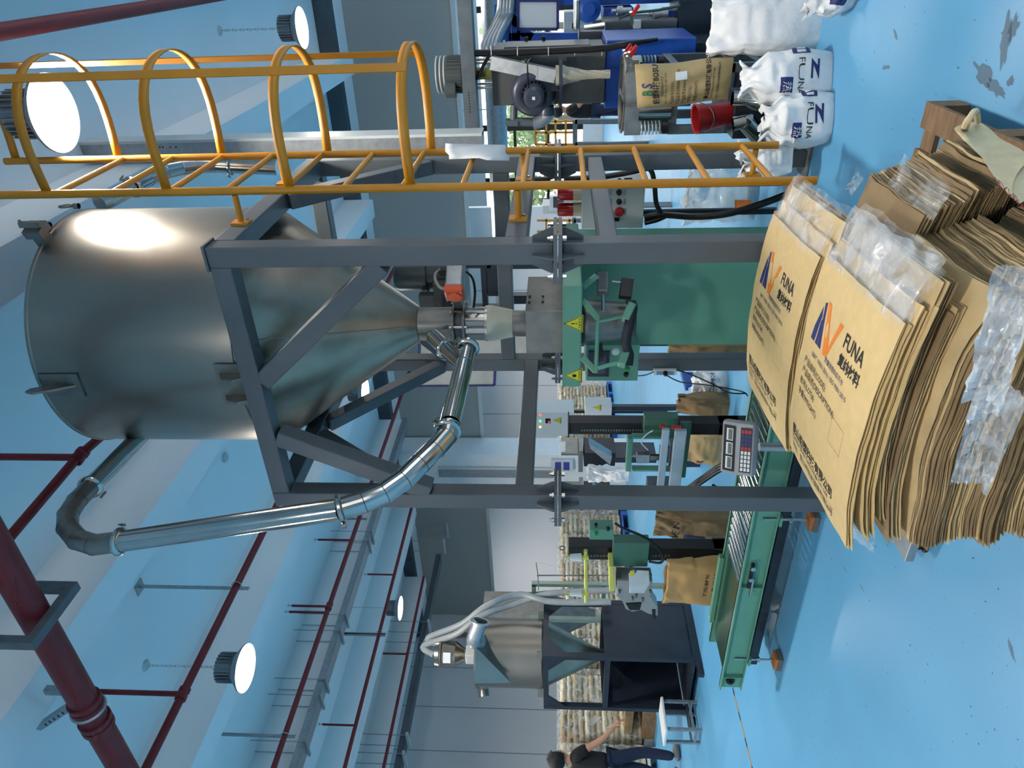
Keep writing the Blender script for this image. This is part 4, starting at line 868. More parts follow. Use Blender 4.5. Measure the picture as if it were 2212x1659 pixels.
# ================================================================== general builders for the rest
def ybox(px0, px1, py0, py1, Y, D):
    """box whose front face lies at y=Y and whose outline covers photo rows py0..py1 and columns px0..px1"""
    m = (px0 + px1) / 2; x0 = on_y(m, py1, Y).x; x1 = on_y(m, py0, Y + D).x
    if x1 < x0 + .02: x1 = x0 + .02
    pm = (py0 + py1) / 2; return (x0, Y, on_y(px1, pm, Y).z), (x1, Y + D, on_y(px0, pm, Y).z)
def YB(parent, name, mt, px0, px1, py0, py1, Y, D, bevel=.004):
    a, b = ybox(px0, px1, py0, py1, Y, D); return MB().bx(a, b).build(name, mt, parent, smooth=0, bevel=bevel)
def sack(name, label, base, w, d, h, rot, mt, seed, cat='sack', group=None, top=.2, open_=False, lean=(0, 0), crumple=.02, pinch=.9, gather=0.0):
    rd = random.Random(seed); ph = [rd.uniform(0, 6.28) for _ in range(8)]; th = math.radians(rot); nz_ = {}
    def fn(u, v):
        a = 2 * math.pi * u; e = .55 if v < 1 - top else .55 + .35 * (v - 1 + top) / top
        c, s_ = math.cos(a), math.sin(a); cx = math.copysign(abs(c) ** e, c); sy = math.copysign(abs(s_) ** e, s_)
        k = 1 if v < 1 - top else 1 - pinch * ((v - 1 + top) / top) ** 1.1 * (1 if not open_ else .45)
        bul = .82 + .18 * math.sin(math.pi * min(1, v * 1.15 + .12)); hw = w / 2 * (bul if v < 1 - top else max(bul, .95)); hd = d / 2 * bul * k
        if gather and v > 1 - top: f_ = (v - 1 + top) / top; hw *= 1 - gather * min(1, f_ * 1.5) + gather * .5 * max(0, f_ - .66) * 3
        r = mnoise.noise(V((c * 2.2 + seed, s_ * 2.2, v * 4.5))) * 1.3 + mnoise.noise(V((c * 6 + seed, s_ * 6, v * 12))) * .6
        wr = crumple * (math.sin(5 * a + 7 * v + ph[0]) * .4 + math.sin(9 * a - 13 * v + ph[1]) * .15 * v + r * .9) * (.30 + 1.5 * v * v)
        p = V(((hw + wr * .5) * cx + lean[0] * v * h, (hd + wr) * sy + lean[1] * v * h, h * v + (0 if v < .9 else r * crumple * .8)))
        return V((base[0] + p.x * math.cos(th) - p.y * math.sin(th), base[1] + p.x * math.sin(th) + p.y * math.cos(th), base[2] + p.z))
    t = thing(name, label, cat, group)
    b = MB().grid(fn, 56, 36, closed_u=True); b.f.append(tuple(range(55, -1, -1)))
    if not open_: b.f.append(tuple(36 * 56 + i for i in range(56)))
    b.build('sack_body', mt, t, smooth=60, solid=.0 if not open_ else .003)
    return t, fn
def wrap_text(t, fn, s, size, mt, u0, v0, w, h, du=1, name='lettering', up=1, bold=0.0, sx=1.0, off=.004):
    """print that follows the sack: u goes around, v upwards"""
    per = 2 * (w + .6 * h * 0 + w * .5)
    def wp(p):
        u = u0 + du * p.x / (2.6 * w); v = v0 + up * p.y / h; q = fn(u % 1, max(.01, min(.99, v))); e = fn((u + .01) % 1, max(.01, min(.99, v))); f = fn(u % 1, max(.02, min(.98, v + .01)))
        n = (e - q).cross(f - q).normalized(); return q + n * off
    return text(s, size, mt, t, (0, 0, 0), (1, 0, 0), (0, 1, 0), name=name, warp=wp, bold=bold, sx=sx)
def wrap_patch(t, fn, u0, u1, v0, v1, mt, name='label_patch', off=.003):
    def g(a, b):
        u = u0 + (u1 - u0) * a; v = v0 + (v1 - v0) * b; q = fn(u % 1, v); e = fn((u + .01) % 1, v); f = fn(u % 1, min(.98, v + .01)); n = (e - q).cross(f - q).normalized()
        return q + n * off
    return MB().grid(g, 8, 8).build(name, mt, t)
# ================================================================== bag sewing machine on its mast
sm = thing('bag_sewing_machine', 'bag sewing machine with grey head on a black mast behind the conveyor', 'sewing machine')
YS = 4.35
YB(sm, 'mast', m_black, 1228, 1580, 1162, 1211, YS, .12)
a, b = ybox(1228, 1580, 1162, 1211, YS, .12)
MB().bx((a[0] - .14, YS - .12, 0), (b[0] + .14, YS + .24, .02)).build('mast_base', m_black, sm, smooth=0)
MB().bx((a[0], YS - .01, .02), (b[0], YS + .13, .3)).build('mast_foot', m_black, sm, smooth=0)
for i in range(26):
    q = on_y(1270 + i * 7, 1200, YS - .002); MB().bx((q.x - .012, YS - .006, q.z - .006), (q.x + .012, YS, q.z + .006)).build('rack_tooth', m_dull, sm, smooth=0) if (i < 9 or i > 19) else None
c = on_y(1222, 1184, YS + .06); MB().path([c + V((.022 * math.cos(t), 0, .03 + .022 * math.sin(t))) for t in [2 * math.pi * i / 14 for i in range(14)]], .006, 6, closed=True).build('lifting_eye', m_dull, sm)
YB(sm, 'control_box', m_green, 1274, 1325, 1122, 1166, YS - .12, .12); yk = YS - .12
kb = sm
for (px_, py_, mt_, nm) in ((1287, 1132, m_black, 'selector'), (1287, 1150, mat('green_button', (30, 150, 70), .4), 'button'), (1313, 1140, m_black, 'selector')):
    q = on_y(px_, py_, yk); MB().lathe([(.018, 0), (.018, .006), (.012, .008), (.012, .03), (.001, .032)], q, (0, -1, 0), n=16).build(nm, mt_, sm)
YB(sm, 'carriage', m_dgreen, 1325, 1402, 1154, 1224, YS - .10, .1)
hd = YB(sm, 'sewing_head', mat('grey_cast_enamel', (150, 154, 152), .35, var=.05), 1332, 1410, 1224, 1292, YS - .16, .16, .012)
yq = YS - .162
def ypoly(pts, Y, D, name, mt, par, bevel=.006): return MB().prism([on_y(px_, py_, Y) for px_, py_ in pts], (0, D, 0)).build(name, mt, par, smooth=0, bevel=bevel)
ypoly([(1330, 1285), (1345, 1300), (1352, 1316), (1366, 1322), (1385, 1318), (1400, 1326), (1421, 1331), (1421, 1312), (1408, 1292), (1400, 1285)], yq - .0, .12, 'looper_arm', mat('grey_cast_enamel', (0, 0, 0)), hd)
ypoly([(1352, 1304), (1360, 1318), (1382, 1318), (1386, 1302)], yq - .008, .008, 'looper_cover', m_black, hd, 0)
ypoly([(1358, 1240), (1360, 1282), (1392, 1282), (1404, 1262), (1402, 1234), (1366, 1232)], yq - .012, .012, 'side_plate', mat('pale_enamel', (196, 202, 204), .35), hd)
ypoly([(1361, 1233), (1361, 1244), (1370, 1244), (1370, 1233)], yq - .016, .004, 'caution_label', m_warn, hd, 0); ypoly([(1333, 1237), (1333, 1249), (1342, 1249), (1342, 1237)], yq - .004, .004, 'name_plate', m_black, hd, 0)
for px_, py_ in ((1338, 1275), (1374, 1284), (1372, 1230), (1388, 1292), (1405, 1240), (1405, 1275), (1366, 1290)):
    q = on_y(px_, py_, yq); MB().lathe([(.012, 0), (.012, .02), (.006, .022), (.006, .035), (.001, .035)], q, (0, -1, 0), n=12).build('tension_knob', m_dull, hd)
ypoly([(1316, 1224), (1316, 1278), (1328, 1278), (1326, 1224)], yq - .03, .16, 'belt_guard', mat('pale_yellow_paint', (206, 204, 96), .45), sm)
ypoly([(1409, 1318), (1409, 1334), (1416, 1336), (1416, 1318)], yq - .01, .02, 'presser_foot', m_black, hd, 0)
MB().path(bez([on_y(1328, 1130, yk), on_y(1345, 1140, yk - .02), on_y(1400, 1165, yk - .04), on_y(1430, 1195, yk - .05), on_y(1428, 1215, yk - .04), on_y(1402, 1213, yk)]), .011, 8).build('power_cable', m_cable, sm)
# thread stand
ts = thing('thread_stand', 'yellow thread stand with two white thread cones above the sewing machine', 'thread stand')
YT = YS - .1; m_yst = mat('pale_yellow_paint', (0, 0, 0))
MB().tube(on_y(1160, 1243, YT), on_y(1318, 1243, YT), .006, 8).build('upright_rod', m_dull, ts)
MB().tube(on_y(1265, 1189, YT), on_y(1266, 1300, YT), .016, 10).build('cross_arm', m_yst, ts)
MB().path([on_y(1158, 1215, YT), on_y(1162, 1243, YT), on_y(1163, 1275, YT)], .004, 6).build('thread_guide', m_dull, ts)
for py_ in (1204, 1281):
    p = on_y(1256, py_, YT); q = on_y(1231, py_, YT); L_ = (q - p).length
    k = MB().lathe([(.034, 0), (.026, L_)], p, (0, 0, 1), n=18, cap0=True, cap1=True).build('thread_cone', m_white, ts)
    MB().lathe([(.018, -.06), (.018, 0)], p, (0, 0, 1), n=12).lathe([(.014, L_), (.01, L_ + .03), (.001, L_ + .03)], p, (0, 0, 1), n=12).build('cone_core', m_yst, k)
MB().path([on_y(1163, 1215, YT), on_y(1262, 1238, YT), on_y(1310, 1265, YT), on_y(1334, 1290, YT - .05)], .0015, 4).build('thread', m_white, ts)
# ================================================================== heat sealer on its mast
hs_ = thing('bag_sealing_machine', 'green bag sealing head with aluminium guide rails on a black mast', 'sealing machine')
YE = 4.75
YB(hs_, 'mast', m_black, 1230, 1600, 897, 939, YE, .12); a, b = ybox(1230, 1600, 897, 939, YE, .12)
MB().bx((a[0] - .02, YE - .02, b[2]), (b[0] + .02, YE + .14, b[2] + .012)).build('mast_cap', m_black, hs_, smooth=0)
MB().bx((a[0], YE, 0), (b[0], YE + .12, .3)).bx((a[0] - .15, YE - .15, 0), (b[0] + .15, YE + .25, .02)).build('mast_foot', m_black, hs_, smooth=0)
for i in range(24): q = on_y(1257 + i * 5.8, 929, YE - .002); MB().bx((q.x - .010, YE - .006, q.z - .005), (q.x + .010, YE, q.z + .005)).build('rack_tooth', m_dull, hs_, smooth=0)
YB(hs_, 'carriage', m_dgreen, 1392, 1466, 889, 937, YE - .1, .1); YB(hs_, 'side_plate', m_dgreen, 1464, 1488, 909, 1032, YE - .12, .03)
fy = YE - .2
for r_ in ((1354, 1366, 938, 1019), (1366, 1460, 938, 949), (1366, 1460, 1009, 1019)): YB(hs_, 'head_frame', m_green, *r_, fy, .06)
YB(hs_, 'air_cylinder', m_galv, 1376, 1404, 975, 1001, fy + .01, .05); MB().tube(on_y(1366, 985, fy + .03), on_y(1376, 985, fy + .03), .008, 8).build('piston_rod', m_chrome, hs_)
YB(hs_, 'clevis', m_dull, 1404, 1424, 980, 995, fy + .02, .03); YB(hs_, 'valve_block', m_dull, 1425, 1446, 960, 1000, fy + .03, .05)
for px0_, px1_, py0_, py1_ in ((1424, 1440, 924, 1078), (1450, 1476, 926, 1080)):
    YB(hs_, 'guide_rail', mat('extruded_aluminium', (192, 196, 198), .32, .8), px0_, px1_, py0_, py1_, fy - .12, .03)
    YB(hs_, 'rail_end_cap', m_redpl, px0_ + 1, px1_ - 3, py0_ - 7, py0_ + 1, fy - .12, .03)
MB().path(bez([on_y(1400, 972, fy), on_y(1385, 955, fy), on_y(1395, 940, fy), on_y(1410, 930, fy)]), .005, 6).build('air_hose', m_white, hs_)
# ================================================================== kraft bags and sacks standing behind the conveyor
KB = [('upright brown paper bag beside the green cabinet', 1450, 1600, 744, 776, 5.3, m_kraft2), ('crumpled tall brown paper bag left of the power strip post', 1468, 1612, 866, 906, 5.6, m_kraft2), ('brown paper bag with a red patch behind the sealing rails', 1488, 1600, 934, 1014, 5.2, m_kraft3)]
for i, (lb, p0, p1, q0, q1, Y, mt_) in enumerate(KB):
    a = on_y(p1, q1, Y); b = on_y(p1, q0, Y); w = (b - a).length; zt_ = on_y(p0, q0, Y).z
    t, fn = sack('filled_paper_bag', lb, ((a.x + b.x) / 2, Y + .1, 0), w, .2, zt_, 0, mt_, 30 + i, 'paper bag', 'brown bags standing behind the conveyor', top=.35)
    if i == 2: wrap_patch(t, fn, .60, .66, .62, .74, m_redpl)
Y = 4.75; a = on_y(1500, 1172, Y); b = on_y(1500, 1118, Y)
t, fn = sack('filled_paper_bag', 'leaning brown paper bag with a navy fragile label behind the sewing mast', ((a.x + b.x) / 2, Y + .1, 0), (b - a).length, .24, on_y(1418, 1150, Y).z, 0, m_kraft2, 41, 'paper bag', 'brown bags standing behind the conveyor', top=.3)
wrap_patch(t, fn, .62, .72, .40, .66, m_navy); wrap_text(t, fn, 'OPEN', .07, m_ink, .58, .72, .3, .6)
Y = 4.05; a = on_y(1500, 1316, Y); b = on_y(1500, 1228, Y); zt_ = on_y(1440, 1270, Y).z
t, fn = sack('filled_paper_bag', 'open brown paper bag with handwriting under the sewing head', ((a.x + b.x) / 2, Y + .09, 0), (b - a).length * 1.02, .2, zt_, 0, mat('smooth_kraft', (176, 140, 86), .6, var=.12, vscale=4, bump=.12, bscale=9), 44, 'paper bag', 'brown bags standing behind the conveyor', top=.3, open_=True, pinch=.7, crumple=.012)
wrap_text(t, fn, 'TSBP PA', .032, m_ink, .72, .55, .35, .55); wrap_text(t, fn, 'LWG X 27', .028, m_ink, .72, .47, .35, .55)
Y = 5.9; a = on_y(1550, 868, Y); b = on_y(1550, 800, Y)
t, fn = sack('woven_sack', 'white plastic sack printed OPEN lying behind the power strip', ((a.x + b.x) / 2, Y, 0), (b - a).length, .25, on_y(1498, 830, Y).z, 0, m_sack, 47, 'sack', top=.4, crumple=.04)
wrap_text(t, fn, 'OPEN', .09, m_ink, .72, .42, .35, .5)
bn = thing('storage_bin', 'blue plastic bin behind the white sack', 'bin'); a, b = ybox(1482, 1560, 805, 838, 6.4, .3); MB().bx((a[0], a[1], 0), b).build('bin_body', m_blue, bn, smooth=0, bevel=.01); MB().bx((a[0] - .02, a[1] - .02, b[2] - .03), (b[0] + .02, b[1] + .02, b[2])).build('bin_rim', m_blue, bn, smooth=0)
# power strip on the back column
ps = thing('power_strip', 'white power strip with blue sockets and a black plug on the frame column', 'power strip')
Yp = YB - CS if 0 else 4.82 - CS - .03
a, b = ybox(1412, 1462, 795, 811, Yp, .03); MB().bx(a, b).build('strip_body', m_white, ps, smooth=0, bevel=.004)
for f in (.25, .75): z_ = a[2] + (b[2] - a[2]) * f; MB().bx((a[0] + .006, Yp - .003, z_ - .022), (b[0] - .012, Yp, z_ + .022)).build('socket', mat('pale_blue_plastic', (120, 150, 200), .4), ps, smooth=0)
zc = (a[2] + b[2]) / 2; MB().lathe([(.018, 0), (.016, .03), (.006, .045), (.001, .045)], V(((a[0] + b[0]) / 2, Yp, zc)), (0, -1, 0), n=14).build('plug', m_rubber, ps)
for pts in ([on_y(1432, 806, Yp - .04), on_y(1470, 825, Yp - .1), on_y(1530, 832, Yp - .2), on_y(1600, 845, Yp - .3), on_y(1615, 855, Yp - .3)], [on_y(1462, 800, Yp), on_y(1490, 808, Yp - .1), on_y(1540, 830, Yp - .2), on_y(1575, 848, Yp - .3), on_y(1612, 850, Yp - .3)], [on_y(1412, 803, Yp), on_y(1395, 810, Yp + .2), on_y(1375, 812, Yp + .3)]):
    MB().path(bez(pts), .005, 6).build('cord', m_cable, ps)
# cable bundle near the conveyor
cb = thing('cable_bundle', 'bundle of black cables rising behind the front left column', 'cable')
for dy in (0, .03, .055): MB().path(bez([on_y(1470, 1075, 4.6) + V((0, dy, 0)), on_y(1520, 1040, 4.4) + V((0, dy, 0)), on_y(1560, 1015, 4.2) + V((0, dy, 0)), on_y(1572, 1008, 4.1) + V((0, dy, -.1))]), .014, 8).build('cable', m_cable, cb)
MB().path(bez([on_y(1540, 1048, 4.4), on_y(1560, 1062, 4.3), on_y(1580, 1080, 4.2), on_y(1600, 1085, 4.1)]), .012, 8).build('cable', m_cable, cb)
# ================================================================== small hopper machine at the left
sh_ = thing('small_hopper_machine', 'small steel hopper on a dark blue frame with loader on top', 'hopper machine')
hx, hy = -6.86, 5.18
hyb = on_x(1300, 1296, hx).y; hxl = on_y(1300, 1535, hy).x; hzt = on_x(1172, 1437, hx).z; hzm = on_x(1312, 1400, hx).z
P_ = .06
for x in (hxl, hx - P_):
    for y in (hy, hyb - P_): MB().bx((x, y, .04), (x + P_, y + P_, hzt)).build('post', m_dblue, sh_, smooth=0)
for z in (hzt - P_, hzm - P_ / 2):
    for y in (hy, hyb - P_): MB().bx((hxl + P_, y + .001, z), (hx - P_, y + P_ - .001, z + P_)).build('rail', m_dblue, sh_, smooth=0)
    for x in (hxl, hx - P_): MB().bx((x + .001, hy + P_, z), (x + P_ - .001, hyb - P_, z + P_)).build('rail', m_dblue, sh_, smooth=0)
for x in (hxl - .0, hx - P_): MB().bx((x - .001, hy - .18, 0), (x + P_ + .001, hyb + .15, .06)).build('skid', m_dblue, sh_, smooth=0)
MB().bx((hx - .012, hy + P_, .1), (hx - .004, hyb - P_, hzm)).build('side_panel', m_dblue, sh_, smooth=0)
MB().bx((hxl + P_, hyb - .04, .1), (hx - P_, hyb - .03, hzm)).build('back_panel', m_dblue, sh_, smooth=0); MB().bx((hxl + .01, hy + P_, .1), (hxl + .02, hyb, hzm)).build('side_panel', m_dblue, sh_, smooth=0)
MB().bx((hxl, hy, .06), (hx, hyb, .09)).build('floor_plate', m_dblue, sh_, smooth=0)
g = .2
for (c, d) in (((hx - .002, hy, 0), (0, 1, 0)), ((hx - .002, hyb, 0), (0, -1, 0)), ((hx, hy + .002, 0), (-1, 0, 0)), ((hxl, hy + .002, 0), (1, 0, 0))):
    c = V(c); d = V(d); n = V((-1, 0, 0)) if abs(d.y) else V((0, 1, 0))
    MB().prism([c + d * P_ + V((0, 0, hzt - P_)), c + d * (P_ + g) + V((0, 0, hzt - P_)), c + d * P_ + V((0, 0, hzt - P_ - g))], n * .01).build('gusset', m_dblue, sh_, smooth=0)
hc = V(((hx + hxl) / 2, (hy + hyb) / 2, 0)); hr = .40; zc0 = hzt + .02; zc1 = on_y(1036, 1415, hc.y).z
body = MB().lathe([(hr, zc0), (hr, zc1), (hr + .02, zc1), (hr + .02, zc1 + .02), (.001, zc1 + .03)], hc, n=48).build('shell', m_steel, sh_)
MB().lathe([(hr, zc0), (.07, hzm + .06), (.07, hzm - .05)], hc, n=48).build('cone', m_cone, sh_)
for a in (-40, -130, 50, 140):
    a = math.radians(a); p = hc + V((math.cos(a), math.sin(a), 0)) * hr; MB().box(p + V((math.cos(a) * .04, math.sin(a) * .04, zc0 + .02)), (.1, .08, .06), Matrix.Rotation(a, 3, 'Z')).build('support_lug', m_dull, sh_, smooth=0)
# sloping inlet shroud and flanged elbow on the near side
n_ = V((.75, -.66, 0)); s_ = V((.66, .75, 0)); pb = hc + n_ * hr
MB().add([pb + s_ * .22 + V((0, 0, zc1)), pb - s_ * .30 + V((0, 0, zc1)), pb - s_ * .30 + V((0, 0, zc1 - .42)), pb + s_ * .1 + n_ * .26 + V((0, 0, zc1 - .02)), pb - s_ * .30 + n_ * .16 + V((0, 0, zc1 - .02)), pb + s_ * .22 - n_ * .05 + V((0, 0, zc1 - .1))], [(3, 4, 1, 0), (3, 5, 2, 4), (4, 2, 1), (0, 5, 3)]).build('inlet_shroud', m_steel, body, smooth=0)
e0 = pb + s_ * .16 + n_ * .12 + V((0, 0, zc1 - .06))
el_ = MB().path(bez([e0, e0 + n_ * .1 + V((0, 0, .06)), e0 + n_ * .16 + s_ * .1 + V((0, 0, .03)), e0 + n_ * .2 + s_ * .22 + V((0, 0, -.02))]), .085, 18, cap=False).build('inlet_elbow', m_galv, sh_)
MB().lathe([(.08, -.012), (.12, -.012), (.12, .0), (.08, .0)], e0 + n_ * .2 + s_ * .22 + V((0, 0, -.02)), (n_ * .3 + s_ + V((0, 0, -.2))), n=24).build('flange', m_galv, el_)
o0 = hc + V((-.42, -.1, zc1 - .03)); MB().path([o0 + V((.1, 0, 0)), o0 + V((-.08, -.03, .0)), o0 + V((-.14, -.12, -.02))], .07, 16, cap=False).build('side_outlet', m_steel, sh_)
# loader on the lid
lz = zc1 + .03; lc = hc + V((.05, -.08, 0))
MB().bx((lc.x - .08, lc.y - .08, lz), (lc.x + .08, lc.y + .08, lz + .12)).build('loader_base', m_lgrey, sh_, smooth=0, bevel=.01)
ldr = MB().lathe([(.06, lz + .12), (.15, lz + .24), (.15, lz + .40), (.165, lz + .41), (.165, lz + .43), (.15, lz + .44), (.14, lz + .49), (.001, lz + .50)], lc, n=28).build('loader_body', m_steel, sh_)
MB().box(lc + V((.10, -.13, lz + .33)), (.12, .008, .09), Matrix.Rotation(math.radians(38), 3, 'Z')).build('loader_label', m_white, ldr, smooth=0)
MB().bx((lc.x - .15, lc.y + .2, lz), (lc.x + .15, lc.y + .42, lz + .14)).lathe([(.07, lz + .14), (.07, lz + .32), (.001, lz + .33)], lc + V((0, .31, 0)), n=16).build('filter_unit', m_dull, sh_, smooth=30)
for k, o in ((0, V((.0, 0, 0))), (1, V((.06, .1, -.06)))):
    MB().path(bez([lc + V((0, -.02, lz + .5)) + o, lc + V((-.02, .12, lz + .66)) + o * .8, on_x(985, 1370, hx - .2) + o, on_x(1040, 1330, hx) + o, on_x(1110, 1305, hx) + o, on_x(1190, 1282 + k * 18, hx + .1), on_x(1320, 1275 + k * 25, hx + .2)]), .038, 12).build('suction_hose', mat('grey_pvc_hose', (150, 156, 158), .4), sh_)
# second square hopper frame behind
sq = thing('square_hopper', 'square steel hopper on a pale green frame behind the small hopper', 'hopper'); Yq = hyb + .7
a, b = ybox(1040, 1180, 1311, 1350, Yq, .5); b = (b[0] + .1, b[1], b[2]); MB().bx((a[0] - .4, a[1], a[2]), b).build('bin', m_dull, sq, smooth=0)
MB().add([V((a[0] - .4, a[1], a[2])), V((b[0], a[1], a[2])), V((b[0], b[1], a[2])), V((a[0] - .4, b[1], a[2])), V((a[0] - .1, a[1] + .2, a[2] - .7)), V((a[0], a[1] + .2, a[2] - .7)), V((a[0], a[1] + .3, a[2] - .7)), V((a[0] - .1, a[1] + .3, a[2] - .7))], [(0, 1, 5, 4), (1, 2, 6, 5), (2, 3, 7, 6), (3, 0, 4, 7)]).build('bin_cone', m_dull, sq, smooth=0)
m_pg = mat('pale_green_paint', (150, 165, 150), .5)
zq = on_y(1145, 1290, Yq).z
for x in (a[0] - .45, b[0] + .12):
    for y in (Yq - .08, Yq + .55): MB().bx((x - .03, y - .03, 0), (x + .03, y + .03, zq)).build('post', m_pg, sq, smooth=0)
for y in (Yq - .08, Yq + .55): MB().bx((a[0] - .45, y - .03, zq - .06), (b[0] + .12, y + .03, zq)).bx((a[0] - .45, y - .03, .9), (b[0] + .12, y + .03, .96)).build('rail', m_pg, sq, smooth=0)
MB().path(bez([on_x(1045, 1312, hx - .8), on_x(1090, 1290, hx - .8), on_x(1150, 1280, hx - .8), on_x(1250, 1270, hx - .6)]), .006, 6).build('green_rope', mat('green_rope', (40, 110, 50), .7), sq)
# steel-topped stool
sb = thing('stool', 'small steel stool with a white square seat by the dark blue frame', 'stool')
st0 = on_z(1509, 1560, 0); sw = .30; zs = on_x(1430, 1560, st0.x).z
MB().bx((st0.x - sw / 2, st0.y - .21, zs - .03), (st0.x + sw / 2, st0.y + .21, zs)).build('seat', m_white, sb, smooth=0, bevel=.006)
for sx in (-1, 1):
    for sy in (-1, 1): MB().bx((st0.x + sx * .12 - .015, st0.y + sy * .17 - .015, 0), (st0.x + sx * .12 + .015, st0.y + sy * .17 + .015, zs - .03)).build('leg', m_galv, sb, smooth=0)
for sx in (-1, 1): MB().bx((st0.x + sx * .12 - .012, st0.y - .17, .08), (st0.x + sx * .12 + .012, st0.y + .17, .105)).build('stretcher', m_galv, sb, smooth=0)
for sy in (-1, 1): MB().bx((st0.x - .12, st0.y + sy * .17 - .012, .05), (st0.x + .12, st0.y + sy * .17 + .012, .075)).build('stretcher', m_galv, sb, smooth=0)
# ================================================================== palletised filled bags along the left
fb = []
for sd in range(3):
    rd = random.Random(sd); ph = rd.uniform(0, 6)
    def fn(u, v, ph=ph, rd=rd):
        a = 2 * math.pi * u; t = v * 2 - 1; c, s_ = math.cos(a), math.sin(a); k = (1 - abs(t) ** 5) ** .5 if abs(t) < 1 else 0
        return V((.25 * math.copysign(abs(c) ** .6, c) * (.35 + .65 * k), .29 * t, .052 * math.copysign(abs(s_) ** .8, s_) * (.15 + .85 * k) + .006 * math.sin(9 * t + ph) * k))
    b = MB().grid(fn, 16, 12, closed_u=True); b.f += [tuple(range(15, -1, -1)), tuple(12 * 16 + i for i in range(16))]
    fb.append(b.mesh('filled_bag', (m_kraft3, mat('tan_kraft', (182, 156, 112), .65, var=.12, vscale=8), mat('cream_kraft', (222, 206, 170), .6, var=.1, vscale=8))[sd], 60))
XS = -11.3; rp = random.Random(3); m_palb = mat('blue_plastic_pallet', (60, 110, 190), .5); m_palw = mat('white_plastic_pallet', (215, 222, 226), .5)
where = ['nearest pallet of wrapped bags behind the worker', 'second pallet of wrapped bags beside the worker', 'third pallet of wrapped bags behind the dark blue frame', 'fourth pallet of wrapped bags seen under the small hopper', 'fifth pallet of bags behind the sewing thread stand', 'sixth pallet of bags behind the sewing mast', 'seventh pallet of bags behind the front left column', 'eighth pallet of bags beside the sealing mast', 'ninth and farthest pallet of bags below the warning signs']
shortw = ['nearest pallet behind the worker', 'second pallet beside the worker', 'third pallet behind the dark blue frame', 'fourth pallet under the small hopper', 'fifth pallet behind the thread stand', 'sixth pallet behind the sewing mast', 'seventh pallet behind the front left column', 'eighth pallet beside the sealing mast', 'farthest pallet below the warning signs']
for i in range(9):
    y0 = 5.6 + i * 1.42; grp = 'filled bags on the ' + where[i].split(' of ')[0]
    pt_ = thing('plastic_pallet', 'plastic pallet under the ' + where[i].replace('pallet', 'stack'), 'pallet', 'plastic pallets along the left'); mp_ = m_palw if i < 3 else m_palb
    MB().bx((XS - 1.1, y0, .11), (XS + .02, y0 + 1.22, .15)).build('deck', mp_, pt_, smooth=0)
    for yy in (0, .55, 1.1): MB().bx((XS - 1.1, y0 + yy, 0), (XS + .02, y0 + yy + .12, .11)).build('runner', mp_, pt_, smooth=0)
    if i == 1: text('昆山', .1, m_navy, pt_, (XS + .022, y0 + .45, .03), (0, 1, 0), (0, 0, 1), name='lettering')
    lay = 14
    for l in range(lay):
        z = .15 + .055 + l * .1
        spots = [(XS - .25, y0 + .30, 'near end'), (XS - .25, y0 + .91, 'far end')]
        if i < 3: spots.append((XS - .78, y0 + .30, 'wall side'))
        for (x, y, e_) in spots:
            o = bpy.data.objects.new('filled_bag', rp.choice(fb)); COL.objects.link(o); o.location = (x + rp.uniform(-.025, .025), y + rp.uniform(-.02, .02), z); o.rotation_euler = (rp.uniform(-.04, .04), rp.uniform(-.04, .04), rp.uniform(-.05, .05))
            tag(o, 'filled bag, %s layer up, %s, %s' % (nth(l + 1), e_, shortw[i]), 'filled bag', grp)
    def wfn(u, v, y0=y0):
        per = [(XS + .03, y0 - .02), (XS + .03, y0 + 1.24), (XS - 1.1, y0 + 1.24), (XS - 1.1, y0 - .02)]; k = u * 4; a = per[int(k) % 4]; b = per[(int(k) + 1) % 4]; f = k - int(k)
        return V((a[0] + (b[0] - a[0]) * f + .015 * math.sin(40 * v + 13 * u), a[1] + (b[1] - a[1]) * f + .012 * math.sin(31 * v), .2 + 1.42 * v))
    tag(MB().grid(wfn, 24, 12, closed_u=True).build('stretch_wrap', m_film3), 'clear stretch wrap around the ' + where[i].replace('pallet', 'stack'), 'plastic wrap', 'stretch wraps')
# ================================================================== worker
def person(label, base, facing, mats, pose, name='person'):
    """pose: dict joint -> local (x right, y forward, z up)"""
    t = thing(name, label, 'person'); th = facing; fwd = V((math.cos(th), math.sin(th), 0)); rt = V((fwd.y, -fwd.x, 0)); B = V(base)
    J = {k: B + rt * v[0] + fwd * v[1] + V((0, 0, v[2])) for k, v in pose.items()}
    def skin(pts, radii, name, mt, sub=2):
        me = bpy.data.meshes.new(name); edges = []; vs = []; rs = []; idx = {}
        for chain in pts:
            prev = None
            for k in chain:
                if k not in idx: idx[k] = len(vs); vs.append(tuple(J[k])); rs.append(radii[k])
                if prev is not None and (prev, idx[k]) not in edges: edges.append((prev, idx[k]))
                prev = idx[k]
        me.from_pydata(vs, edges, []); o = bpy.data.objects.new(name, me); COL.objects.link(o)
        md = o.modifiers.new('skin', 'SKIN'); md.use_smooth_shade = True
        for i, r in enumerate(rs): me.skin_vertices[0].data[i].radius = (r[0], r[1]) if isinstance(r, tuple) else (r, r)
        me.skin_vertices[0].data[0].use_root = True; ms = o.modifiers.new('sub', 'SUBSURF'); ms.levels = sub; ms.render_levels = sub
        dg = bpy.context.evaluated_depsgraph_get(); nm = bpy.data.meshes.new_from_object(o.evaluated_get(dg)); bpy.data.objects.remove(o)
        nm.materials.clear(); nm.materials.append(mt); q = bpy.data.objects.new(name, nm); COL.objects.link(q); q.parent = t
        for p in nm.polygons: p.use_smooth = True
        return q
    return t, J, skin, fwd, rt
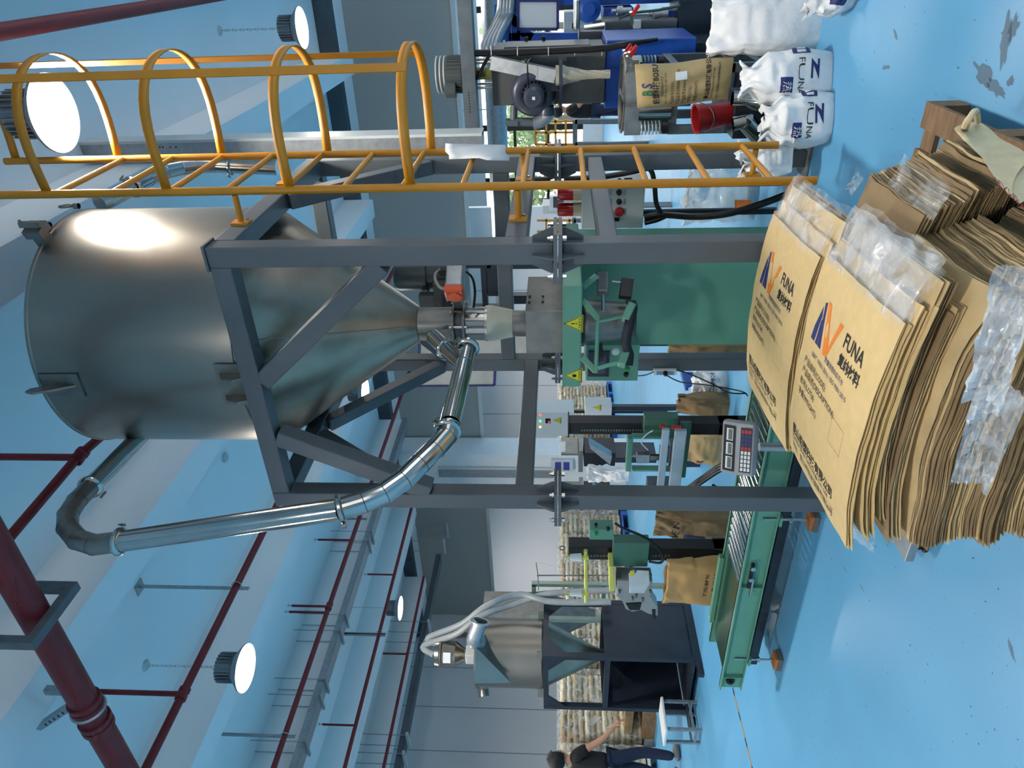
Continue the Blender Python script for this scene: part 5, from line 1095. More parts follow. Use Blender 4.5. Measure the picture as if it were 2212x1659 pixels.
m_skin = mat('skin', (190, 138, 110), .55, var=.05); m_hair = mat('black_hair', (18, 16, 16), .6, var=.2, vscale=40, bump=.4, bscale=60); m_shirt = mat('black_tshirt', (20, 20, 24), .85, var=.1); m_jean = mat('navy_jeans', (30, 40, 66), .85, var=.15, vscale=20)
m_shoe = mat('grey_shoes', (110, 112, 116), .6)
def build_worker(label, base, facing, armR, legs, name='person', fore=1.0):
    pose = dict(pelvis=(0, 0, .92), waist=(0, .0, 1.04), chest=(0, .02, 1.25), neckb=(0, .0, 1.40), neck=(0, .02, 1.46), hd0=(0, .03, 1.50), hd1=(0, .035, 1.575), hd2=(0, .03, 1.66),
                shR=(.17, 0, 1.35), shL=(-.17, 0, 1.35), slR=armR[0], elR=armR[1], wrR=armR[2], slL=(-.22, -.02, 1.2), elL=(-.24, -.03, 1.08), wrL=(-.25, .08, .86),
                hipR=(.09, 0, .88), hipL=(-.09, 0, .88), knR=legs[0], anR=legs[1], knL=legs[2], anL=legs[3])
    t, J, skin, fwd, rt = person(label, base, facing, None, pose, name)
    skin([['pelvis', 'waist', 'chest', 'neckb', 'neck', 'hd0', 'hd1', 'hd2'], ['neckb', 'shR', 'slR', 'elR', 'wrR'], ['neckb', 'shL', 'slL', 'elL', 'wrL']],
         dict(pelvis=(.12, .09), waist=(.12, .09), chest=(.14, .10), neckb=(.075, .065), neck=.052, hd0=.07, hd1=(.092, .105), hd2=(.08, .092), shR=.062, shL=.062, slR=.048, slL=.048, elR=.040, elL=.040, wrR=.028, wrL=.028), 'body', m_skin)
    skin([['pelvis', 'waist', 'chest', 'neckb'], ['neckb', 'shR', 'slR'], ['neckb', 'shL', 'slL']], dict(pelvis=(.16, .125), waist=(.15, .115), chest=(.165, .125), neckb=(.085, .08), shR=.082, shL=.082, slR=.07, slL=.07), 'tshirt', m_shirt)
    skin([['pelvis', 'hipR', 'knR', 'anR'], ['pelvis', 'hipL', 'knL', 'anL']], dict(pelvis=(.135, .105), hipR=.098, hipL=.098, knR=.075, knL=.075, anR=.062, anL=.062), 'trousers', m_jean)
    for k in ('anR', 'anL'):
        b = J[k]; MB().sph(b + fwd * .07 + V((0, 0, -.035)), .13, 10, (.45 + .55 * abs(fwd.x), .45 + .55 * abs(fwd.y), .38)).build('shoe', m_shoe, t)
    hc_ = J['hd1'] + V((0, 0, .04)) - fwd * .02
    h = MB().sph(hc_, .128, 16, (1, 1, 1.0))
    for v in h.v:
        d = v - hc_; f = d.dot(fwd)
        if f > .04 and d.z < .05: v -= fwd * (f - .04) * .9
        if d.z < -.1: v += V((0, 0, (-.1 - d.z) * .8))
        v += d.normalized() * random.uniform(-.006, .008)
    h.build('hair', m_hair, t)
    f0 = J['hd1'] + fwd * .092
    MB().prism([f0 + V((0, 0, .02)) + rt * .006, f0 + fwd * .022 + V((0, 0, -.022)), f0 + V((0, 0, -.026)) + rt * .012, f0 + V((0, 0, -.026)) - rt * .012, f0 + V((0, 0, .02)) - rt * .006], V((0, 0, .004))).build('nose', m_skin, t)
    for s in (-1, 1):
        MB().sph(f0 + rt * .032 * s + V((0, 0, .018)) - fwd * .012, .01, 6).build('eye', m_ink, t); MB().sph(J['hd1'] + rt * .088 * s, .03, 8, (.5, .5, 1.0)).build('ear', m_skin, t)
    MB().tube(f0 + rt * .022 + V((0, 0, -.048)) - fwd * .01, f0 - rt * .022 + V((0, 0, -.048)) - fwd * .01, .005, 6).build('mouth', mat('lips', (150, 80, 76), .5), t)
    for sd, e, w_ in ((1, 'elR', 'wrR'), (-1, 'elL', 'wrL')):
        d = (J[w_] - J[e]).normalized(); p = J[w_]; side = d.cross(V((0, 0, 1))).normalized(); up = side.cross(d)
        hb = MB().path([p - d * .01, p + d * .04, p + d * .085], [.026, .036, .032], 10)
        for i in range(4):
            o = (i - 1.5) * .017; L_ = (.058, .07, .075, .062)[i]; q = p + d * .08 + side * o
            hb.path([q, q + d * L_ * .5 - up * .004, q + d * L_ * .85 - up * .022, q + d * L_ - up * .036], [.0095, .009, .008, .006], 8)
        q = p + d * .03 + side * .03 * sd; hb.path([q, q + d * .03 + side * .022 * sd - up * .01, q + d * .06 + side * .026 * sd - up * .02], [.011, .01, .007], 8)
        hb.build('hand', m_skin, t)
    return t
wb0 = on_z(1470, 1652, 0)
build_worker('worker in black T-shirt and navy jeans reaching out one arm at the picture edge', (wb0.x, wb0.y, 0), math.radians(88), ((.25, .05, 1.2), (.35, .11, 1.02), (.47, .22, .86)), ((.10, .1, .48), (.12, .04, .08), (-.10, -.02, .48), (-.12, -.16, .08)))
# flat card sheets stacked under the wall
cs_ = thing('cardboard_stack', 'leaning stack of brown cardboard sheets behind the white stool', 'cardboard', None)
c0 = on_z(1430, 1590, 0.0)
for i in range(6):
    MB().box((c0.x - .6, c0.y + 1.0, .30 + i * .03), (.5, .9, .018), Matrix.Rotation(math.radians(-10 + i), 3, 'X')).build('sheet', m_kraft2, cs_, smooth=0)
MB().bx((c0.x - .9, c0.y + .5, 0), (c0.x - .3, c0.y + 1.5, .2)).build('support_pallet', m_wood, cs_, smooth=0)
# electrical cabinet, boxes and board at the back
ec = thing('electrical_cabinet', 'pale grey electrical cabinet with three indicator lamps and warning sign', 'cabinet')
YC = 8.6; a, b = ybox(1155, 1240, 877, 942, YC, .35); MB().bx((a[0], a[1], a[2]), (b[0] + .12, b[1], b[2])).build('cabinet_body', m_lgrey, ec, smooth=0, bevel=.006)
for x in (a[0] + .04, b[0] + .06): MB().bx((x - .02, YC + .1, 0), (x + .02, YC + .14, a[2])).build('stand_leg', m_dblue, ec, smooth=0)
for px_, col_, nm in ((896, (255, 60, 50), 'red_lamp'), (909, (60, 235, 130), 'green_lamp'), (922, (255, 210, 90), 'amber_lamp')):
    q = on_y(1167, px_, YC); MB().lathe([(.014, 0), (.014, .012), (.001, .016)], q, (0, -1, 0), n=14).build(nm, mat(nm, col_, .3, var=0, emit=4.0), ec)
q0, q1 = on_y(1178, 914, YC), on_y(1189, 904, YC); rect_y(q0.x, q1.x, q1.z, q0.z, YC, 'meter', m_black, ec); text('88', .035, mat('red_digits', (255, 50, 50), .3, var=0, emit=3), ec, (q0.x + .008, YC - .008, q1.z + .01), (1, 0, 0), (0, 0, 1), name='digits')
warn(ec, on_y(1206, 908, YC - .002), .12, YC - .002, '有电危险', '!')
jb = thing('junction_box', 'pale grey junction box with yellow warning triangle beyond the sealing mast', 'electrical box')
YJ = 7.4; YB(jb, 'box_body', m_lgrey, 1264, 1322, 858, 898, YJ, .2); warn(jb, on_y(1292, 880, YJ - .002), .1, YJ - .002, '当心触电', '!')
a, b = ybox(1264, 1322, 858, 898, YJ, .2); MB().bx(((a[0] + b[0]) / 2 - .03, YJ + .05, 0), ((a[0] + b[0]) / 2 + .03, YJ + .11, a[2])).build('stand_post', m_dblue, jb, smooth=0)
bd = thing('breaker_box', 'grey breaker box with blue covers on the white column', 'breaker box'); YBk = 12.92
YB(bd, 'box_body', m_lgrey, 1190, 1238, 990, 1018, YBk, .08)
for p0_, p1_ in ((1199, 1212), (1217, 1230)): YB(bd, 'blue_cover', mat('blue_cover', (60, 66, 150), .3), p0_, p1_, 998, 1016, YBk - .01, .012)
# extruder feed hoppers between the sealing mast and the column
for k, (dp0, dy, lb) in enumerate(((0, 0, 'dull steel feeder with sloping chute behind the sealing head'), (66, 1.2, 'second dull steel feeder with chute farther behind'))):
    fd = thing('feeder', lb, 'feeder', 'steel feeders'); Yf = 6.4 + dy; s = 1.0 if k == 0 else .85; o = 958 + k * 92
    def fr_(p0_, p1_, q0_, q1_, D, nm, mt_): return YB(fd, nm, mt_, 1210 + (p0_ - 1210) * s + k * 8, 1210 + (p1_ - 1210) * s + k * 8, o + (q0_ - 958) * s, o + (q1_ - 958) * s, Yf, D)
    fr_(1212, 1250, 946, 984, .3, 'feed_bin', m_dull); fr_(1250, 1260, 935, 1020, .35, 'mount_plate', m_dull); fr_(1262, 1330, 945, 1008, .3, 'gear_housing', m_black); fr_(1208, 1222, 952, 976, .02, 'lid', m_lgrey)
    ypoly([(1272 + k * 8, o + 0), (1276 + k * 8, o + 12), (1318 * s + 1210 * (1 - s), o + 46 * s), (1322 * s + 1210 * (1 - s), o + 30 * s)], Yf - .12, .12, 'chute', m_galv, fd, 0)
    fr_(1330, 1420, 955, 1000, .3, 'barrel_stand', m_dblue); MB().bx((on_y(1400, o + 20, Yf).x - .2, Yf, 0), (on_y(1400, o + 20, Yf).x + .1, Yf + .3, .35)).build('plinth', m_dblue, fd, smooth=0)
pbg = on_y(1330, 1030, 5.9); t, fn = sack('plastic_bag', 'crumpled white plastic bag hung on the feeder', (pbg.x, 5.95, on_y(1348, 1030, 5.9).z - .05), .16, .12, .42, 10, m_sack, 71, 'plastic bag', top=.3, crumple=.04)
# machine behind the valve: dark motor, blue-grey frame and white board
mx_ = thing('mixer', 'dark vertical motor on a blue grey steel frame behind the valve', 'mixer'); YM = 7.0
ma = on_y(905, 618, YM); MB().lathe([(.16, 0), (.16, .30), (.19, .30), (.19, .36), (.17, .36), (.17, .62), (.15, .66), (.001, .67)], V((ma.x, YM + .3, on_y(975, 620, YM).z)), n=28).build('motor', mat('dark_green_motor', (40, 52, 52), .5), mx_)
YB(mx_, 'terminal_box', mat('dark_green_motor', (0, 0, 0)), 905, 940, 630, 668, YM + .02, .1); YB(mx_, 'base_block', m_black, 935, 1000, 575, 668, YM, .5); YB(mx_, 'mount_plate', m_dblue, 955, 972, 570, 672, YM - .02, .6)
for r_ in ((975, 1060, 560, 580), (1040, 1052, 570, 670), (1020, 1098, 655, 672), (1052, 1100, 560, 640)): YB(mx_, 'frame_bar', m_dblue, *r_, YM + .1, .1)
for q_ in (648, 572): p = on_y(1100, q_, YM + .1); MB().bx((p.x - .05, YM + .1, 0), (p.x + .05, YM + .2, p.z + .1)).build('leg', m_dblue, mx_, smooth=0)
wbd = thing('board', 'pale grey panel board with dark blue edges behind the pipe', 'board'); YW = 6.6
a0_, a1_ = on_y(1045, 787, YW), on_y(1205, 728, YW)
ypoly([(902, 833), (905, 700), (1205, 700), (1203, 786), (1070, 784), (1068, 831)], YW, .02, 'panel', mat('pale_grey_laminate', (168, 166, 160), .5), wbd, 0)
for p in (((902, 834), (1068, 832)), ((902, 834), (908, 700)), ((1068, 832), (1070, 785)), ((1070, 785), (1204, 787)), ((1204, 787), (1205, 700))): MB().bar(on_y(*p[0], YW), on_y(*p[1], YW), .014, .03).build('edge_trim', m_navy, wbd, smooth=0)
q = on_y(1203, 745, YW); MB().bx((q.x - .03, YW + .02, 0), (q.x + .03, YW + .08, q.z + .4)).build('post', m_dblue, wbd, smooth=0)
# ================================================================== mixing machine on the right
mm = thing('mixing_machine', 'dark grey boxed mixing machine with top motor on a blue base', 'machine')
YG = 6.35
gb = YB(mm, 'housing', m_gbox, 1062, 1308, 88, 226, YG, .62, .01)
ga, gbx = ybox(1062, 1308, 88, 226, YG, .62)
MB().bx((gbx[0] - .004, YG + .12, ga[2] + .12), (gbx[0] + .018, YG + .5, gbx[2] - .1)).build('side_door', m_gbox, gb, smooth=0, bevel=.008)
for z in (ga[2] + .5, ga[2] + .65): MB().bx((gbx[0] + .018, YG + .48, z), (gbx[0] + .05, YG + .5, z + .03)).build('door_handle', m_black, gb, smooth=0)
mc = on_y(1000, 160, YG + .3); mz = on_y(1000, 160, YG + .3).z; mtop = on_y(944, 160, YG + .3).z; mh = mtop - mz
mcx = V((mc.x, YG + .3, 0)); mr = .145; m_mg = mat('grey_green_motor', (70, 78, 78), .45, var=.06)
mo = MB().lathe([(mr * .9, mz - .1), (mr * .9, mz), (mr, mz), (mr, mz + mh * .6), (mr * 1.02, mz + mh * .6), (mr * 1.02, mz + mh * .92), (mr * .9, mz + mh), (.001, mz + mh)], mcx, n=32).build('motor', m_mg, mm)
for i in range(28):
    a = 2 * math.pi * i / 28; MB().box(mcx + V((math.cos(a) * mr * 1.0, math.sin(a) * mr * 1.0, mz + mh * .28)), (.02, .006, mh * .52), Matrix.Rotation(a, 3, 'Z')).build('cooling_fin', m_mg, mo, smooth=0)
for f in (.63, .78, .93): MB().lathe([(mr * 1.03, mz + mh * f), (mr * 1.045, mz + mh * f + .006), (mr * 1.03, mz + mh * f + .012)], mcx, n=32).build('band', m_lgrey, mo)
q = mcx + V((-.1, -.12, mz + .1)); MB().box(q, (.12, .1, .1), Matrix.Rotation(.6, 3, 'Z')).build('terminal_box', m_mg, mo, smooth=0, bevel=.01)
for dx in (-.1, .1):
    for dy in (-.1, .1): MB().tube(mcx + V((dx, dy, gbx[2])), mcx + V((dx, dy, mz - .06)), .012, 8).build('spacer_rod', m_chrome, mm)
MB().bx((mcx.x - .16, mcx.y - .16, mz - .09), (mcx.x + .16, mcx.y + .16, mz - .06)).build('motor_plate', m_dull, mm, smooth=0)
MB().lathe([(.05, gbx[2]), (.05, mz - .09)], mcx, n=16).build('coupling', mat('olive_paint', (110, 112, 50), .5), mm)
# inclined chute with a cloth sock
c0, c1, c2 = on_y(1063, 135, YG - .1), on_y(1130, 148, YG - .12), on_y(1202, 164, YG - .2)
MB().bar(c0, c2, .10, .10, up=(0, 1, 0)).build('chute', m_galv, mm, smooth=0); MB().bar(c1 - (c2 - c0).normalized() * .01, c1 + (c2 - c0).normalized() * .02, .13, .13, up=(0, 1, 0)).build('chute_flange', m_dull, mm, smooth=0)
sk0, sk1 = on_y(1200, 163, YG - .2), on_y(1318, 160, YG - .2)
def skf(u, v):
    a = 2 * math.pi * u; r = .075 + (.028 - .075) * min(1, max(0, (v - .15) / .45)) ** .7 + .006 * math.sin(6 * a + 20 * v) * (1 if v > .1 else .2); p = sk0.lerp(sk1, v); return p + V((math.cos(a) * r, math.sin(a) * r, 0))
MB().grid(skf, 24, 20, closed_u=True).build('cloth_sock', mat('cream_cloth', (182, 176, 158), .85, var=.1, vscale=12), mm)
# blower
m_bl = mat('slate_cast_iron', (58, 64, 80), .35, var=.08); bc = on_y(1152, 200, YG - .16); bx_ = V((0, -1, 0))
bl = thing('blower', 'slate grey side channel blower on the mixing machine', 'blower')
MB().path([bc + V((.125 * math.cos(a), 0, .125 * math.sin(a))) for a in [2 * math.pi * i / 24 for i in range(24)]], .062, 14, closed=True).build('ring_housing', m_bl, bl)
MB().lathe([(.13, .05), (.13, -.05), (.10, -.055)], bc, bx_, n=28).build('back_plate', m_bl, bl)
fm = MB().lathe([(.085, 0), (.085, .10), (.08, .10), (.08, .20), (.06, .22), (.001, .22)], bc + V((0, -.03, -.01)), bx_, n=28).build('motor', m_bl, bl)
for i in range(20): a = 2 * math.pi * i / 20; MB().box(bc + V((.088 * math.cos(a), -.08, -.01 + .088 * math.sin(a))), (.02, .09, .005), Matrix.Rotation(-a, 3, 'Y')).build('cooling_fin', m_bl, fm, smooth=0)
MB().bx((bc.x - .012, bc.y - .255, bc.z - .022), (bc.x + .012, bc.y - .25, bc.z + .002)).build('badge', m_white, fm, smooth=0)
MB().bar(bc + V((.08, 0, -.08)), bc + V((.08, 0, -.22)), .13, .12).build('outlet_box', m_bl, bl, smooth=0, bevel=.015); MB().bx((bc.x - .10, bc.y - .12, bc.z - .235), (bc.x + .24, bc.y + .12, bc.z - .21)).build('base_plate', m_bl, bl, smooth=0)
MB().lathe([(.055, 0), (.07, .05), (.07, .07)], on_y(1182, 228, YG - .16), (-1, 0, 0), n=18, cap1=True).build('inlet_flange', m_bl, bl)
gp = thing('exhaust_pipe', 'galvanised bent exhaust pipe from the blower', 'pipe'); e = [on_y(1183, 236, YG - .16), on_y(1183, 246, YG - .16), on_y(1176, 256, YG - .16), on_y(1163, 263, YG - .16), on_y(1152, 264, YG - .16)]
MB().path(bez(e), .055, 16).build('elbow', m_galv, gp); MB().path([e[-1], on_y(1112, 263, YG - .16)], .036, 12).build('straight', m_dgalv, gp); MB().path([on_y(1110, 268, YG - .16), on_y(1110, 226, YG - .16)], .03, 12).build('header', m_dgalv, gp)
MB().bar(on_y(1106, 258, YG - .16), on_y(1106, 270, YG - .16), .1, .1).build('flange', m_dgalv, gp, smooth=0)
# blue base and gearbox beside it
YB(mm, 'blue_base', m_blue, 1308, 1500, 62, 232, YG + .03, .75, .01); mb_a, mb_b = ybox(1308, 1500, 62, 232, YG + .03, .75)
MB().bx((mb_a[0] + .05, YG + .1, 0), (mb_b[0] - .05, YG + .7, mb_a[2])).build('plinth', m_dblue, mm, smooth=0)
ex = thing('extruder', 'blue extruder with grey covers and pipework at the upper edge of the picture', 'extruder'); YX = 7.4
YB(ex, 'grey_cover', m_gbox, 1250, 1306, 60, 88, YX - .3, .3); YB(ex, 'barrel_cover', m_gbox, 1306, 1470, 30, 66, YX, .6, .02); YB(ex, 'gearbox', m_blue, 1304, 1368, 8, 44, YX + .5, .5); YB(ex, 'bed', m_blue, 1440, 1500, 14, 60, YX + .2, .4)
for p, q in (((1246, 62), (1246, 0)), ((1262, 62), (1306, 56))): MB().path([on_y(p[0], p[1], YX - .1), on_y(q[0], q[1], YX - .1)], .03, 12).build('steam_pipe', m_pipe, ex)
for px_, py_ in ((1345, 24), (1424, 30), (1478, 18)):
    c = on_y(px_, py_, YX + .1); MB().lathe([(.03, -.08), (.03, .0), (.045, .0), (.045, .05), (.02, .06), (.02, .1), (.001, .1)], c, n=14).build('valve', m_galv, ex)
YB(ex, 'blue_column', m_blue, 1290, 1500, -20, 8, YX + .6, .3); MB().bx((on_y(1400, 40, YX).x - .3, YX, 0), (on_y(1400, 40, YX).x + .6, YX + .6, .5)).build('plinth', m_dblue, ex, smooth=0)
MB().path(bez([on_y(1338, 40, YX - .05), on_y(1370, 28, YX - .1), on_y(1420, 22, YX - .1), on_y(1470, 12, YX - .1)]), .012, 8).build('green_hose', mat('dark_green_hose', (40, 70, 56), .5), ex)
bmo = on_y(1270, 16, YX + .6); MB().lathe([(.12, 0), (.12, .2), (.06, .22), (.06, .26), (.001, .26)], bmo, (0, -1, 0), n=28).build('blue_motor', m_blue, ex)
# cable bundle beside the housing
cbl = thing('cable_bundle', 'thick black cable bundle down the side of the grey mixing machine', 'cable')
for k in range(4): MB().path(bez([on_y(1000, 118 - k * 2.5, YG - .05), on_y(1060, 118 - k * 2.5, YG - .05), on_y(1180, 114 - k * 2.5, YG - .06), on_y(1300, 108 - k * 2.5, YG - .1), on_y(1345, 100 - k * 2, YG - .15), on_y(1420, 85, YG - .1)]), .014, 8).build('cable', m_cable, cbl)
for px_ in (1062, 1118, 1184, 1240, 1298): MB().bx((on_y(px_, 117, YG - .08).x - .01, YG - .085, on_y(px_, 112, YG).z - .006), (on_y(px_, 104, YG - .08).x + .01, YG - .08, on_y(px_, 112, YG).z)).build('cable_tie', m_white, cbl, smooth=0)
MB().path(bez([on_y(1058, 118, YG - .06), on_y(1045, 140, YG - .1), on_y(1028, 172, YG - .1), on_y(1010, 178, YG + .1)]), .014, 8).build('cable', m_cable, cbl); MB().path(bez([on_y(1150, 124, YG - .1), on_y(1140, 135, YG - .35), on_y(1140, 160, YG - .4), on_y(1142, 192, YG - .35)]), .006, 6).build('cable', m_cable, cbl)
# ================================================================== vibrating screen on springs
vs_ = thing('vibrating_screen', 'stainless vibrating screen trough on springs over a dark grey stand', 'sieve machine')
YV0, YV1 = 5.55, 6.15; zv1 = on_y(1345, 200, 5.85).z; zv0 = zv1 - .12; xv0 = on_y(1380, 292, YV0).x; xv1 = on_y(1350, 118, YV1).x
for y in (YV0, YV1 - .04): MB().bx((xv0, y, zv0), (xv1, y + .04, zv1)).build('side_plate', m_galv, vs_, smooth=0)
for x in (xv0 + .2, xv1 - .04): MB().bx((x, YV0, zv0), (x + .04, YV1, zv1)).build('end_plate', m_galv, vs_, smooth=0)
MB().bx((xv0 + .2, YV0, zv0), (xv1, YV1, zv0 + .02)).build('tray_floor', m_black, vs_, smooth=0)
for y in (YV0 + .18, YV0 + .34): MB().bx((xv0 + .2, y, zv1 - .03), (xv1, y + .025, zv1)).build('cross_bar', m_galv, vs_, smooth=0)
MB().lathe([(.27, zv0), (.27, zv1), (.285, zv1), (.285, zv1 + .012), (.26, zv1 + .012), (.26, zv0 + .03)], V((xv0 + .24, (YV0 + YV1) / 2, 0)), n=40).build('rounded_end', m_steel, vs_); MB().lathe([(.001, zv0 + .03), (.26, zv0 + .03)], V((xv0 + .24, (YV0 + YV1) / 2, 0)), n=40).build('sieve_mesh', m_black, vs_)
dz0 = on_y(1448, 260, YV0).z; MB().lathe([(.17, dz0), (.17, zv0 + .02)], V((xv0 + .16, YV0 + .16, 0)), n=36, cap0=True).build('vibrator_drum', m_pipe, vs_)
for i, (x, y) in enumerate(((xv1 - .02, YV0 + .1), (xv1 - .02, YV0 + .26), (xv1 - .02, YV0 + .42), (xv0 + .5, YV0 - .02), (xv0 + .75, YV0 - .02))):
    k = MB().box((x, y, zv1 - .05), (.05, .05, .05)).bar((x, y, zv1 - .02), (x + .08, y - .04, zv1 + .0), .02, .02).build('toggle_clamp', m_chrome, vs_, smooth=0); MB().bar((x + .06, y - .03, zv1 - .01), (x + .12, y - .06, zv1 - .05), .024, .02).build('red_grip', m_redpl, k, smooth=0)
for (x, y) in ((xv1 - .05, YV0 + .05), (xv1 - .05, YV1 - .08), (xv0 + .05, YV0 + .02), (xv0 + .05, YV1 - .08)):
    MB().path([V((x + .045 * math.cos(a), y + .045 * math.sin(a), zv0 - .16 + .16 * a / (12 * math.pi))) for a in [i * math.pi / 7 for i in range(85)]], .008, 6).build('spring', m_galv, vs_)
    MB().lathe([(.05, zv0 - .2), (.05, zv0 - .16), (.001, zv0 - .16)], V((x, y, 0)), n=16, cap0=True).build('spring_cup', m_black, vs_)
zs_ = zv0 - .2
for x in (xv0, xv1 - .06):
    for y in (YV0, YV1 - .06): MB().bx((x, y, 0), (x + .06, y + .06, zs_)).build('leg', m_frame, vs_, smooth=0)
for z in (zs_ - .06, .12):
    for y in (YV0, YV1 - .06): MB().bx((xv0 + .06, y + .001, z), (xv1 - .06, y + .059, z + .06)).build('rail', m_frame, vs_, smooth=0)
    for x in (xv0, xv1 - .06): MB().bx((x + .001, YV0 + .06, z), (x + .059, YV1 - .06, z + .06)).build('rail', m_frame, vs_, smooth=0)
MB().bx((xv0, YV0, .34), (xv1, YV1, .36)).build('shelf', m_frame, vs_, smooth=0)
# stainless outlet spouts
for i, (p0_, q0_, p1_, q1_) in enumerate(((1582, 213, 1606, 213), (1583, 268, 1610, 262))):
    t = thing('outlet_spout', ('short steel outlet spout with cone beside the hanging paper bag', 'lower bent steel outlet spout beside the red bucket')[i], 'spout', 'steel outlet spouts'); Ys = 4.95
    a, b = on_y(p0_, q0_, Ys), on_y(p1_, q1_, Ys)
    MB().lathe([(.045, 0), (.045, (a - b).length)], b, a - b, n=22).build('collar', m_pipe, t)
    if i == 0: MB().lathe([(.045, 0), (.11, .16), (.11, .3)], b, b - a, n=26).build('cone', m_pipe, t)
    else: MB().path([b, on_y(1645, 300, Ys + .05)], [.06, .06], 22).build('bend', m_pipe, t); MB().path([on_y(1642, 297, Ys + .05), on_y(1650, 305, Ys + .05)], .068, 22).build('rim', m_pipe, t)
# red bucket
rbk = thing('bucket', 'red plastic bucket with wire handle under the screen', 'bucket'); cbk = on_y(1578, 244, 5.2); ztb = on_y(1503, 248, 5.2).z; hb_ = ztb - cbk.z
MB().lathe([(.001, 0), (.072, 0), (.094, hb_), (.101, hb_), (.101, hb_ + .012), (.09, hb_ + .008), (.069, .012), (.001, .012)], cbk, (-.12, -.12, 1), n=28).build('pail', m_redpl, rbk)
MB().path([cbk + V((.098 * math.cos(a) - .02, -.03 - .085 * math.sin(a), hb_ * (.95 - .4 * math.sin(a)))) for a in [math.pi * i / 12 for i in range(13)]], .0035, 6).build('handle', m_dull, rbk)
stn = tag(MB().bx((cbk.x - .14, cbk.y - .14, 0), (cbk.x + .14, cbk.y + .14, cbk.z)).build('bucket_stand', m_dblue, rbk, smooth=0))
# hanging printed paper bag
YK = 5.0; a, b = on_y(1480, 228, YK), on_y(1480, 132, YK); zt_, zb_ = on_y(1376, 180, YK).z, on_y(1578, 175, YK).z; wK = b.x - a.x
pbk = thing('printed_paper_bag', 'brown printed paper bag leaning against the vibrating screen', 'paper bag')
def kbf(u, v):
    s_ = u * 2 - 1; sh = (1 - abs(s_) ** 4) * (1 - abs(v * 2 - 1) ** 6)
    return V(((a.x + b.x) / 2 + s_ * wK / 2 * (.93 + .05 * v) + (.5 - v) * .04 + .006 * math.sin(8 * v), YK - .06 * sh - .006 * math.sin(14 * u + 9 * v) * sh, zb_ + (zt_ - zb_) * v + .02 * s_ * (v - .2)))
MB().grid(kbf, 16, 22).build('front_ply', mat('weathered_kraft_paper', (0, 0, 0)) if 0 else mat('printed_kraft', (178, 154, 108), .7, var=.08, vscale=6, bump=.15, bscale=14), pbk, smooth=60)
def kbb(u, v): p = kbf(u, v); return V((p.x, YK + .05 + (YK - p.y) * .6, p.z))
MB().grid(kbb, 16, 22).build('back_ply', mat('printed_kraft', (0, 0, 0)), pbk, smooth=60)
ed = MB(); 
for u in (0, 1): ed.grid(lambda s_, v, u=u: kbf(u, v).lerp(kbb(u, v), s_), 2, 22)
for v in (0, 1): ed.grid(lambda s_, u, v=v: kbf(u, v).lerp(kbb(u, v), s_), 2, 16)
ed.build('gusset_sides', mat('printed_kraft', (0, 0, 0)), pbk, smooth=60)
def kpt(s, size, u, v, mt_=None, bold=0.0, sx=1.0): return text(s, size, mt_ or m_ink, pbk, (0, 0, 0), (1, 0, 0), (0, 1, 0), name='lettering', warp=lambda p: kbf(u + .78 * p.x / wK, v + p.y / (zt_ - zb_)) + V((0, -.004, 0)), bold=bold, sx=sx)
m_gr = mat('green_ink', (30, 110, 70), .6)
kpt('B', .09, .30, .845, m_gr, .002); kpt('S', .09, .48, .845, m_navy, .002); kpt('伯塑科技BOSU', .048, .10, .775, bold=.001); kpt('质量管理体系符合', .02, .30, .725); kpt('GB/T 19001-2016 / ISO 9001:2015', .018, .10, .69)
for i, s in enumerate(('产品编号(CODE):', '产品描述(DESCRIPTION):', '产品型号(Edition):', '批号(LOT#):', '净重(WEIGHT):')): kpt(s, .026, .08, .615 - i * .062)
kpt('昆山伯塑科技有限公司', .036, .08, .235, bold=.0008); kpt('Kunshan Bosu Technology Co., Ltd', .018, .08, .195); kpt('地址: 江苏省昆山市陆家镇珠竹路26号', .018, .08, .135)
MB().grid(lambda u, v: kbf(.66 + .18 * u, .48 + .12 * v) + V((0, -.005, 0)), 4, 4).build('paper_label', m_white, pbk)
# ================================================================== white sacks on the floor
def wsack(lb, px_, py_, w, d, ptop, seed, rot, lean=(0, 0), prints=True, crumple=.02, top=.3):
    c = on_z(px_, py_, 0); dpt = (c - CC).dot(CF); h = on_y(ptop, py_, c.y).z
    t, fn = sack('woven_sack', lb, (c.x, c.y + d / 2, 0), w, d, h, rot, m_sack, seed, 'sack', 'white sacks on the floor', top=top, lean=lean, crumple=crumple, pinch=.75, gather=.55 if prints else .1)
    if prints:
        wrap_patch(t, fn, .84, .95, .26, .46, m_navy); wrap_text(t, fn, 'FUNA', .05, m_ink, .80, .40, w, h, du=-1, up=-1); wrap_text(t, fn, 'Z', .06, m_navy, .735, .17, w, h, du=1, up=1, bold=.003)
        wrap_patch(t, fn, .64, .74, .46, .60, m_navy); wrap_text(t, fn, '热塑', .055, m_white, .725, .565, w, h, du=-1, up=-1, off=.007, name='label_lettering')
        for k in (0, 1): wrap_patch(t, fn, .85 + k * .05, .885 + k * .05, .31, .41, m_white, 'care_icon', .006)
    return t, fn
wsack('tall white woven sack with a torn open mouth by the stand', 1776, 52, .36, .30, 1548, 51, 8, prints=False, lean=(-.03, .05))
wsack('middle white woven sack with navy print and knotted top', 1798, 176, .30, .28, 1612, 52, 25)
wsack('white woven sack with crumpled top nearest the ladder foot', 1800, 268, .31, .28, 1655, 53, 22, lean=(-.04, 0), crumple=.03)
c = on_z(1840, -12, 0); t, fn = sack('woven_sack', 'white sack corner at the upper picture edge', (c.x + .1, c.y + .05, 0), .4, .3, .22, 15, m_sack, 58, 'sack', 'white sacks on the floor', top=.5, crumple=.05); wrap_patch(t, fn, .60, .70, .3, .6, m_navy)
